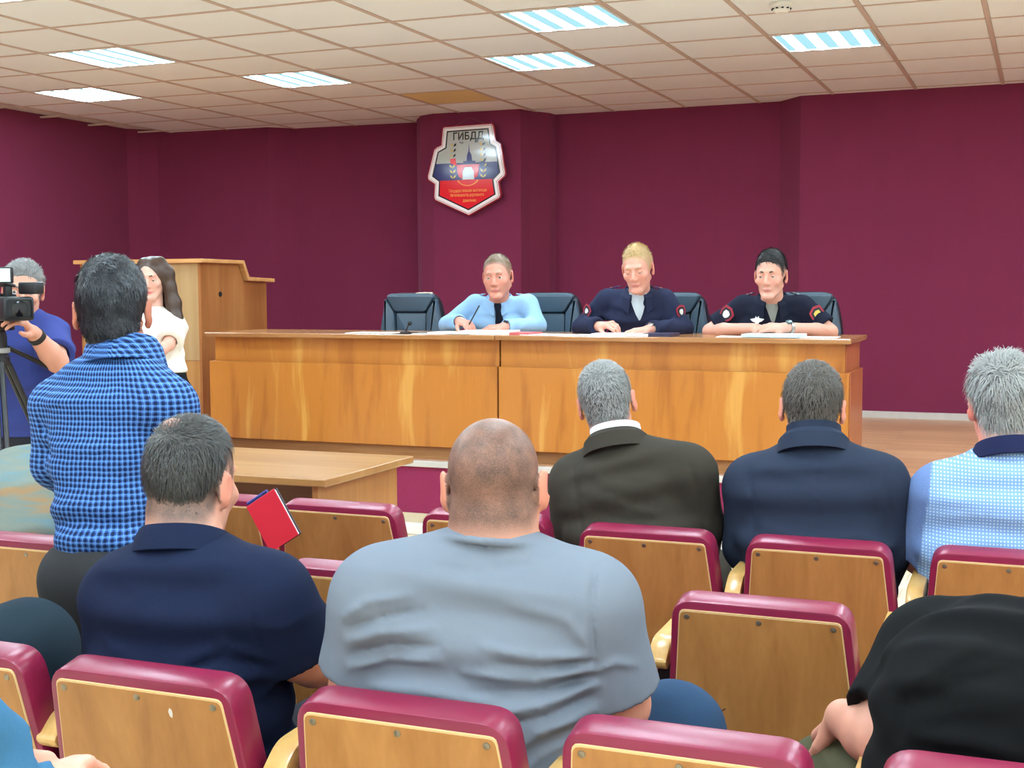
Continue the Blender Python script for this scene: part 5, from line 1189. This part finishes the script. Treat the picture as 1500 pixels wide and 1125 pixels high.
bm = BM(); pt_ = A3(wrR)+nz(ypt(690, 474, 6.98)-wrR)*.09; tube(bm, [pt_+np.array([.01, -.03, -.03]), pt_+np.array([.05, .06, .10])], .004, 8); tag(obj('pen', bm, M['black']), 'dark pen in the right hand of the officer in light blue', 'pen')
FS = ((0, .1, .25, .5, .8, 1), (.06, .085, .115, .12, .13, .14))
def chest(o, f_, off, x=0.):
    nb_, pel = o.spine[0][0], o.spine[-1][0]; ry = float(np.interp(f_, *FS)); return nb_*(1-f_)+pel*f_+o.fwd*(ry+off)+o.right*x
def chest_strip(o, rows, mat, name, off=.012, th=.006):
    bm = BM(); A_, B_ = [], []
    for f_, w_ in rows:
        A_.append([bm.verts.new(Vector(chest(o, f_, off, q*w_)-o.fwd*(abs(q)*w_*.25))) for q in (-1, -.5, 0, .5, 1)]); B_.append([bm.verts.new(Vector(chest(o, f_, off-th*4, q*w_))) for q in (-1, -.5, 0, .5, 1)])
    for i in range(len(rows)-1):
        for j in range(4): bm.faces.new((A_[i][j], A_[i][j+1], A_[i+1][j+1], A_[i+1][j])); bm.faces.new((B_[i][j], B_[i+1][j], B_[i+1][j+1], B_[i][j+1]))
        for q in (0, 4): bm.faces.new((A_[i][q], A_[i+1][q], B_[i+1][q], B_[i][q]))
    bmesh.ops.recalc_face_normals(bm, faces=bm.faces); return obj(name, bm, mat, o.t, 'auto')

chest_strip(o1, [(.02, .02), (.07, .022), (.15, .014)], M['tie'], 'tie_knot', .034)
ti = chest_strip(o1, [(.14, .014), (.3, .025), (.52, .036), (.6, .004)], M['tie'], 'tie', .026)
bm = BM(); lathe(bm, [(.009, 0), (.006, .005)], chest(o1, .36, .028), o1.fwd, 8); obj('tie_pin', bm, M['steel_w'], ti)
# officer 2: navy jacket
SKO2 = skin_mat('skin_officer2', (212, 154, 134), (176, 146, 104), (198, 122, 114))
elR = ypt(853, 480, 7.34); wrR = ypt(880, 478, 7.04); elL = ypt(1000, 482, 7.32); wrL = ypt(950, 483, 7.04)
o2 = officer('fair haired police officer in a navy uniform jacket looking down', (934, 394), 190, 7.2, (890, 440), (973, 441), elR, wrR, elL, wrL, 192, 183, -16, -4, 1.08, SKO2, 1.05, hd=(nz(ypt(898, 473, 6.98)-wrR), nz(ypt(925, 484, 6.97)-wrL)), hn=((-.2, -.4, 1), (0, -.2, 1)), curls=((.7, .8, .5), (.25, .3, .2)))
Pp = o2.torso_prims(.006, .04, shoulder=(.05, .056), sk=.04); Ss = []
for k_ in 'LR':
    a, b = o2.sleeve(k_, .93, .018, .006, long=True); Pp += a; Ss += b
o2.garment('uniform_jacket', Pp, M['navy_uni'], .008, [([ypt(x, y, 7.3) for x, y in pts], a, .012) for pts, a in (([(893, 440), (890, 465), (895, 480)], -.006), ([(972, 440), (970, 465), (965, 480)], -.006), ([(900, 462), (925, 468), (950, 462)], -.004), ([(934, 445), (936, 465), (938, 482)], -.004), ([(855, 462), (868, 468), (880, 462)], .006), ([(990, 460), (985, 470), (978, 478)], .006))], Ss, noise=.003)
nb2 = o2.spine[0][0]; M['undershirt'] = cloth('pale_undershirt', (186, 194, 200), .06)
f_, r_ = Vector(o2.fwd), Vector(o2.right)
chest_strip(o2, [(-.02, .05), (.06, .046), (.16, .034), (.26, .02), (.34, .004)], M['undershirt'], 'undershirt', .016)
o2.collar(nb2+np.array([0, -.005, .015]), (0, -.12, 1), .074, .036, .06, .045, .45, M['navy_uni'], tip=.03, front_drop=.05)
for s2 in 'LR': strap(o2, s2, .052, plain('strap_indigo', (52, 42, 88), .8), BM_gold, n_st=1, rise=.062)
for s2, q in (('R', 1), ('L', -1)):
    sh, el = A3(o2.arms[s2][0]), A3(o2.arms[s2][1]); out = nz(o2.right*q*.75+o2.fwd*.66); badge(o2, sh*.62+el*.38+out*.077, out, nz(sh-el), SHIELD, ((1, BM_red), (.86, BM_white), (.72, BM_blk), (.4, BM_white)), .042)
watch(o2, wrL, elL, .032, M['steel_w'], M['steel_w'])
o2.eyes((110, 120, 120), (0, -.5), .85, (178, 146, 104), SKO2)
o2.hair(hair_mat('hair_blond', (176, 144, 94), (214, 184, 132)), [(-.2, -.03), (-.04, -.02), (-.02, .03), (.0, .055), (.03, .06), (.05, .066), (.07, .08), (.095, .098), (.115, .12)], .015, .0, .0045, .002, 1800, .02, .0014, .5, MC)
o2.trousers(M['navy_uni2'], h=.016); o2.shoes(M['shoe'])
# officer 3: dark short sleeves with patches
SKO3 = skin_mat('skin_officer3', (210, 158, 138), (58, 48, 44), (192, 122, 114))
elR = ypt(1040, 485, 7.3); wrR = ypt(1106, 481, 7.06); elL = ypt(1216, 486, 7.3); wrL = ypt(1150, 480, 7.03)
o3 = officer('dark haired police officer in a short sleeved navy uniform, hands folded', (1129, 404), 188, 7.22, (1090, 450), (1174, 450), elR, wrR, elL, wrL, 190, 178, -6, 0, 1.06, SKO3, 1.02, hd=(nz(ypt(1136, 484, 7.0)-wrR), nz(ypt(1122, 478, 6.99)-wrL)), hn=((0, -.5, 1), (0, -.6, 1)), curls=((.35, .4, .3), (.3, .5, .4)))
Pp = o3.torso_prims(.004, .04, shoulder=(.048, .054), sk=.04); Ss = []
for k_ in 'LR':
    a, b = o3.sleeve(k_, .82, .018, .01); Pp += a; Ss += b
o3.garment('uniform_shirt', Pp, M['navy_uni2'], .008, [([ypt(x, y, 7.3) for x, y in pts], a, .012) for pts, a in (([(1092, 450), (1090, 470), (1092, 484)], -.006), ([(1172, 450), (1174, 470), (1172, 484)], -.006), ([(1130, 450), (1131, 470), (1132, 484)], -.003))], Ss, noise=.0025)
nb3 = o3.spine[0][0]; chest_strip(o3, [(-.02, .045), (.06, .036), (.16, .024), (.26, .012), (.32, .003)], cloth('grey_undershirt', (128, 128, 120), .06), 'undershirt', .014)
o3.collar(nb3+np.array([0, -.005, .015]), (0, -.12, 1), .072, .036, .058, .043, .42, M['navy_uni2'], tip=.028, front_drop=.05)
for s2 in 'LR': strap(o3, s2, .052, plain('strap_dark', (30, 30, 46), .8), BM_white, n_st=4, rise=.060)
for s2, q, cm in (('R', 1, BM_white), ('L', -1, BM_gold)):
    sh, el = A3(o3.arms[s2][0]), A3(o3.arms[s2][1]); out = nz(o3.right*q*.5+o3.fwd*.86); badge(o3, sh*.72+el*.28+out*.083, out, nz(sh-el), SHIELD, ((1, BM_red), (.9, BM_white), (.76, BM_blk), (.48, cm)), .05)
cpt = chest(o3, .27, .018, .085); EAG = [(0, .4), (.25, .7), (.3, .35), (1.1, .2), (.75, -.15), (.35, -.3), (.2, -.6), (0, -.9), (-.2, -.6), (-.35, -.3), (-.75, -.15), (-1.1, .2), (-.3, .35), (-.25, .7)]
badge(o3, cpt, o3.fwd+np.array([0, 0, .25]), (0, 0, 1), EAG, ((1, BM_white), (.45, M['steel_w'])), .034, 'chest_badge', .012)
watch(o3, wrL, elL, .033, M['steel_w'], plain('watch_dial', (70, 90, 90), .3))
o3.eyes((44, 54, 62), (.0, .0), .64, (52, 42, 36), SKO3)
o3.hair(hair_mat('hair_black2', (20, 18, 18), (44, 40, 40)), [(-.2, -.04), (-.04, -.03), (-.02, .02), (.0, .04), (.02, .03), (.032, .01), (.042, .045), (.06, .07), (.08, .088), (.105, .098), (.125, .12)], .022, .003, .0045, .002, 1800, .024, .0014, .35, lambda L: np.stack([-np.ones(len(L))*.6+L[:, 0]*2, L[:, 1]*2+.3, -np.where(L[:, 2] > .085, .05, 1.)], 1))
o3.trousers(M['navy_uni2'], h=.016); o3.shoes(M['shoe'])
# ================================================================== woman by the lectern
D = 7.3
SKW = skin_mat('skin_woman', (214, 166, 148), (200, 150, 130), (206, 112, 116))
wb = at(232, 560, D); W_ = Person('long haired woman in a white blouse standing before the lectern', (wb[0], wb[1], 0), 206); W_.stub = None
sp = [(at(226, 455, 7.32), .05, .045), (at(228, 466, 7.33), .11, .075), (at(231, 485, 7.33), .145, .095), (at(234, 520, 7.33), .118, .085), (at(236, 545, 7.33), .14, .1), (at(238, 580, 7.33), .16, .11)]
W_.spine = [(A3(a), x, y) for a, x, y in sp]; pel = sp[-1][0].copy(); lg = {}
for n_, q in (('L', -1), ('R', 1)):
    hp_ = pel+W_.right*q*.08; kn = hp_+W_.fwd*.02; kn[2] = .42; an = hp_.copy(); an[2] = .07; lg[n_] = (hp_, kn, an, (.085, .055, .036))
arm = {'L': (at(254, 478, 7.34), at(247, 505, 7.2), at(214, 528, 7.1), (.042, .033, .022)), 'R': (at(203, 478, 7.3), at(193, 520, 7.2), at(222, 530, 7.08), (.042, .033, .022))}
hp = hand_prims(arm['L'][2], nz(A3(arm['L'][2])-A3(arm['L'][1])), (0, -1, .3), 1, s=.85)
W_.body(sp, at(223, 408, 7.3), 200, -10, -3, .96, .045, arm, lg, True, .9, [(hp, (A3(arm['L'][2])-.12, A3(arm['L'][2])+.12, .005))], SKW, fh=.0038)
W_.eyes((70, 50, 40), (0, -.4), .8, (84, 60, 48), SKW)
M['blouse'] = cloth('cream_blouse', (226, 220, 208), .05, 500, .2, .85, .1)
Pp = W_.torso_prims(.004, .04, 5, (.04, .048), .035); Ss = []
for k_ in 'LR':
    a, b = W_.sleeve(k_, .85, .026, .02); Pp += a; Ss += b
W_.garment('blouse', Pp, M['blouse'], .008, [([at(x, y, D) for x, y in pts], a, .012) for pts, a in (([(250, 500), (240, 515), (235, 535)], .008), ([(256, 500), (248, 520), (245, 538)], -.008), ([(225, 480), (230, 500), (228, 530)], .006))], Ss, [half((0, 0, -1), at(236, 546, 7.3))], noise=.003)
W_.trousers(cloth('black_trousers', (22, 22, 26), .1), .012, .012); W_.shoes(M['shoe'])
HW = hair_mat('hair_long_brown', (44, 32, 26), (84, 62, 50), .38)
F = W_.F; ex = []
for q in (-1, 1):
    pts = [F.p(q*.05, -.03, .09), F.p(q*.088, -.02, .02), F.p(q*.092, -.012, -.06), F.p(q*.105, .0, -.15), F.p(q*.115, .03, -.24), F.p(q*.10, .05, -.31)]
    for a, b, ra, rb in zip(pts, pts[1:], (.03, .034, .036, .042, .04), (.034, .036, .042, .04, .022)): ex.append((cap(a, b, ra*F.s, rb*F.s), .02, 0.))
ex.append((seg(F.p(0, -.07, .05), F.p(0, -.085, -.2), (.085, .04), (.1, .035), W_.right), .03, 0.))
ho = W_.garment('hair', [(ell(F.p(0, -.022, .032), A3((.087, .102, .096))*F.s, F.M), 0, 0.)]+ex, HW, .0055, subs=[(ell(F.p(.004, .085, -.035), A3((.062, .09, .105))*F.s, F.M), .012, 0.)], noise=.0035)
bm = BM(); ce = F.p(-.088, .004, -.05)
for k2 in range(10):
    a0, a1 = k2*math.pi/5, (k2+1)*math.pi/5; tube(bm, [Vector(ce)+Vector((math.cos(a0)*.011, -.012, math.sin(a0)*.011)), Vector(ce)+Vector((math.cos(a1)*.011, -.012, math.sin(a1)*.011))], .0025, 5)
obj('earring', bm, M['steel_w'], W_.t)
# ================================================================== cameraman
D = 5.7
SKC = skin_mat('skin_cameraman', (208, 152, 130), (170, 168, 166))
cb = at(35, 640, D); C_ = Person('grey haired cameraman in a blue T-shirt behind the video camera', (cb[0], cb[1], 0), 205); C_.stub = (STUB, .02)
sp = [(at(38, 462, 5.72), .065, .058), (at(40, 478, 5.73), .15, .095), (at(38, 505, 5.74), .185, .12), (at(34, 560, 5.74), .175, .13), (at(32, 615, 5.74), .175, .13), (at(32, 665, 5.74), .17, .125)]
C_.spine = [(A3(a), x, y) for a, x, y in sp]; pel = sp[-1][0].copy(); lg = {}
for n_, q in (('L', -1), ('R', 1)):
    hp_ = pel+C_.right*q*.095; kn = hp_+C_.fwd*.02; kn[2] = .42; an = hp_.copy(); an[2] = .08; lg[n_] = (hp_, kn, an, (.095, .065, .045))
wl = at(48, 487, 5.35); arm = {'L': (at(72, 490, 5.72), at(84, 530, 5.5), wl, (.056, .046, .03)), 'R': (at(-12, 495, 5.72), at(-40, 545, 5.5), at(-10, 490, 5.3), (.056, .046, .03))}
ul = nz(at(32, 466, 5.27)-wl); hp = hand_prims(wl, ul, (.5, .7, .35), 1, (.6, .7, .5), .03, 1.)
C_.body(sp, at(34, 426, 5.68), 220, -8, 4, 1.02, .058, arm, lg, True, 1., [(hp, (wl+ul*.08-.13, wl+ul*.08+.13, .0048))], SKC)
C_.eyes((80, 80, 80), (0, 0), .4, (120, 118, 112), SKC)
M['tee_blue'] = cloth('blue_tshirt', (54, 64, 124), .12, 600, .2, .9, .1, 6)
Pp = C_.torso_prims(.004, .05, shoulder=(.055, .064), sk=.045); Ss = []
for k_ in 'LR':
    a, b = C_.sleeve(k_, .8, .022, .012); Pp += a; Ss += b
C_.garment('t_shirt', Pp, M['tee_blue'], .008, [([at(x, y, 5.6) for x, y in pts], a, .014) for pts, a in (([(70, 545), (55, 560), (35, 570)], .007), ([(72, 560), (60, 590), (40, 610)], -.006), ([(66, 580), (50, 600), (30, 605)], .006), ([(55, 500), (50, 530), (48, 570)], -.005))], Ss, [half((0, 0, -1), at(34, 638, 5.7))], noise=.003)
C_.trousers(cloth('dark_jeans', (40, 40, 46), .2), .012, .011, noise=.004); C_.shoes(M['shoe'])
C_.hair(hair_mat('hair_grey2', (84, 82, 80), (140, 138, 136)), SHORT, .016, .006, .005, .005, 1500, .02, .0016, .35, lambda L: np.stack([L[:, 0]*6+.4, -np.ones(len(L))*.8, -np.where(L[:, 2] > .075, .0, 1.)], 1))
bm = BM(); d_ = nz(A3(arm['L'][1])-wl); lathe(bm, [(.033, -.012), (.037, -.011), (.037, .011), (.033, .012)], wl+d_*.03, d_, 16); obj('wristband', bm, M['black'], C_.t, 'auto')

# ================================================================== video camera on its tripod
cp = A3(at(14, 452, 5.2)); vc = thing('video_camera', 'black professional video camera with monitor, cut by the left edge', 'video camera', cp)
yv = math.radians(64); VR = Matrix.Rotation(yv, 3, 'Z'); vx, vy = VR @ Vector((1, 0, 0)), VR @ Vector((0, 1, 0))     # vy: away from the lens
def vbox(lo, hi, mat, nm, bev=.004, par=None, pitch=None):
    bm = BM(); box(bm, lo, hi, bev, 2)
    for v in bm.verts: v.co = VR @ v.co + Vector(cp)
    return obj(nm, bm, mat, par or vc, 'auto')
M['cam'] = plain('camera_black', (24, 24, 27), .45, var=.2); M['cam2'] = plain('camera_grey', (46, 46, 50), .5); M['lens'] = plain('lens_glass', (8, 8, 14), .08)
M['lcd'] = plain('monitor_back', (196, 204, 206), .35)
vbox((-.05, .04, -.06), (.05, .34, .06), M['cam'], 'camera_body', .012)
hood = vbox((-.062, -.10, -.047), (.062, .02, .047), M['cam'], 'lens_hood', .012)
bm = BM(); box(bm, (-.05, -.102, -.036), (.05, -.096, .036), .008, 2)
for v_ in bm.verts: v_.co = VR @ v_.co + Vector(cp)
obj('hood_opening', bm, M['blackm'], hood)
bm = BM(); lathe(bm, [(.032, 0), (.03, .002), (.001, .006)], Vector(cp)+VR @ Vector((0, -.101, 0)), VR @ Vector((0, -1, 0)), 20); obj('lens', bm, M['lens'], hood, 'auto')
bm = BM(); lathe(bm, [(.045, 0), (.048, .03), (.052, .06)], Vector(cp)+VR @ Vector((0, .06, 0)), VR @ Vector((0, -1, 0)), 20); obj('lens_ring', bm, M['cam2'], vc, 'auto')
vbox((-.018, .0, .085), (.018, .24, .11), M['cam'], 'top_handle', .008); vbox((-.014, .0, .05), (.014, .03, .09), M['cam'], 'handle_post', .003); vbox((-.014, .2, .05), (.014, .23, .09), M['cam'], 'handle_post', .003)
mc = A3(at(45, 422, 5.2))
bm = BM(); box(bm, (-.042, -.026, -.024), (.046, .026, .024), .007, 2)
for v_ in bm.verts: v_.co = v_.co + Vector(mc)
mo = obj('viewfinder', bm, M['cam'], vc, 'auto')
bm = BM()
for k2 in range(9): box(bm, (mc[0]-.02+k2*.0045, mc[1]-.0272, mc[2]-.003), (mc[0]-.02+k2*.0045+.0033, mc[1]-.0258, mc[2]+.003))
lcd = A3(at(4, 403, 5.15)); bm = BM(); box(bm, (-.05, -.008, -.032), (.042, .008, .032), .004, 2)
for v_ in bm.verts: v_.co = Vector(lcd)+Matrix.Rotation(.25, 3, 'Z') @ v_.co
sc_ = obj('monitor', bm, M['cam'], vc, 'auto')
bm = BM(); box(bm, (-.044, -.0095, -.026), (.036, -.0075, .026))
for v_ in bm.verts: v_.co = Vector(lcd)+Matrix.Rotation(.25, 3, 'Z') @ v_.co
obj('monitor_face', bm, M['lcd'], sc_)
bm = BM(); tube(bm, [lcd+np.array([0, .005, -.03]), A3(cp)+np.array([-.0, .03, .09])], .007, 8); tube(bm, [A3(mc)+np.array([-.03, 0, 0]), A3(cp)+np.array([.0, .08, .085])], .012, 8); obj('mount_arm', bm, M['cam2'], vc)
bm.free() if False else None
tp_ = A3(at(8, 505, 5.25)); tr = thing('tripod', 'black tripod with spread legs under the video camera', 'tripod', (tp_[0], tp_[1], 0))
cb_ = Vector(cp)+VR @ Vector((0, .15, -.06))
bm = BM(); box(bm, (cb_.x-.045, cb_.y-.06, cb_.z-.03), (cb_.x+.045, cb_.y+.06, cb_.z), .006, 2); obj('head_plate', bm, M['black'], tr, 'auto')
hub = Vector((cb_.x, cb_.y, cb_.z-.12))
bm = BM(); lathe(bm, [(.035, .09), (.042, .06), (.04, 0), (.05, -.02), (.05, -.05)], hub, (0, 0, 1), 18); obj('head', bm, M['black'], tr, 'auto')
bm = BM(); lathe(bm, [(.043, .02), (.052, .018), (.052, .0), (.043, -.002)], hub, (0, 0, 1), 18); obj('bowl_ring', bm, plain('grey_ring', (150, 150, 150), .4), tr, 'auto')
for a in (-.75, 1.35, 3.4):
    e = Vector((hub.x+.55*math.cos(a), hub.y+.55*math.sin(a), .015)); s0 = hub+Vector((.04*math.cos(a), .04*math.sin(a), -.04)); m_ = s0.lerp(e, .5)
    bm = BM(); sd_ = Vector((-math.sin(a), math.cos(a), 0))*.014
    tube(bm, [s0+sd_, m_+sd_], .011, 8); tube(bm, [s0-sd_, m_-sd_], .011, 8); tube(bm, [s0.lerp(e, .38), e], .010, 8); lg_ = obj('leg', bm, M['black'], tr)
    bm = BM(); lathe(bm, [(.02, -.014), (.02, .01), (.012, .03)], e, (0, 0, 1), 10); obj('rubber_foot', bm, M['blackm'], lg_)
    bm = BM(); box(bm, tuple(m_-Vector((.028, .028, .02))), tuple(m_+Vector((.028, .028, .02))), .006, 1); obj('clamp', bm, M['cam2'], lg_)
bm = BM(); tube(bm, [hub+Vector((.03, .03, .02)), hub+Vector((.12, .30, -.12))], [.009, .012], 8); obj('pan_handle', bm, M['black'], tr)
# ================================================================== papers and things on the desk
def paper(px, y, wx, wy, rot, z, label, mat=None, name='paper', th=.002, grp=None, cat='paper'):
    c = aty(px, 488, y); bm = BM(); box(bm, (-wx/2, -wy/2, 0), (wx/2, wy/2, th)); R_ = Matrix.Rotation(rot, 3, 'Z')
    for v_ in bm.verts: v_.co = R_ @ v_.co + Vector((c[0], y, z))
    return tag(obj(name, bm, mat or M['paper']), label, cat, grp)
T = 1.1402
paper(550, 6.98, .30, .21, .05, T, 'white sheet lying alone left of the black desk microphone')
paper(633, 6.95, .21, .29, .3, T, 'white sheet under the folder in front of the light blue officer'); paper(668, 6.94, .26, .21, -.12, T+.0022, 'open notebook page beside the pen of the light blue officer', name='notebook', th=.010, cat='notebook')
paper(718, 6.97, .30, .2, .08, T+.0002, 'thick stack of white papers in front of the light blue officer', name='paper_stack', th=.022, cat='papers'); paper(766, 6.98, .16, .2, -.05, T, 'red folder at the right elbow of the light blue officer', plain('red_folder', (196, 92, 92), .5), 'folder', .012, cat='folder')
paper(808, 6.95, .3, .21, -.1, T, 'white sheet on the desk between the first two officers')
paper(870, 6.97, .24, .2, .06, T, 'white sheet under the right hand of the fair haired officer'); paper(915, 6.93, .32, .2, -.03, T, 'white open notebook before the fair haired officer', name='notebook', th=.014, cat='notebook')
dk = paper(968, 6.95, .16, .2, .0, T, 'dark indigo folder beside the notebook of the fair haired officer', plain('indigo_folder', (44, 40, 70), .5), 'folder', .016, cat='folder')
paper(1085, 6.94, .24, .19, .1, T, 'white sheet at left before the short sleeved officer'); paper(1134, 6.93, .30, .2, -.06, T+.0022, 'pale blue paper stack under the folded hands of the right officer', plain('pale_blue_paper', (206, 224, 232), .6), 'paper_stack', .016, cat='papers')
paper(1180, 6.96, .34, .2, .03, T, 'white sheet at right elbow end of the right officer', None)
bm = BM(); mcn = A3(aty(594, 486, 6.9)); lathe(bm, [(.035, 0), (.035, .008), (.02, .014)], (mcn[0], 6.9, T), (0, 0, 1), 16)
mi = thing('desk_microphone', 'small black desk microphone in front of the empty leather chair', 'microphone', (mcn[0], 6.9, T)); obj('base', bm, M['black'], mi, 'auto')
bm = BM(); tube(bm, [(mcn[0], 6.9, T+.01), (mcn[0]+.02, 6.9, T+.05), (mcn[0]+.03, 6.89, T+.06)], .004, 6); obj('stem', bm, M['black'], mi)
bm = BM(); lathe(bm, [(.004, 0), (.012, .005), (.013, .018), (.005, .026)], (mcn[0]+.026, 6.892, T+.052), (.6, -.2, .6), 10); obj('capsule', bm, M['blackm'], mi, 'auto')
bm = BM(); tube(bm, [(mcn[0]+.03, 6.9, T+.006), (mcn[0]+.1, 6.88, T+.005), (mcn[0]+.2, 6.92, T+.005)], .003, 6); obj('cable', bm, M['black'], mi)
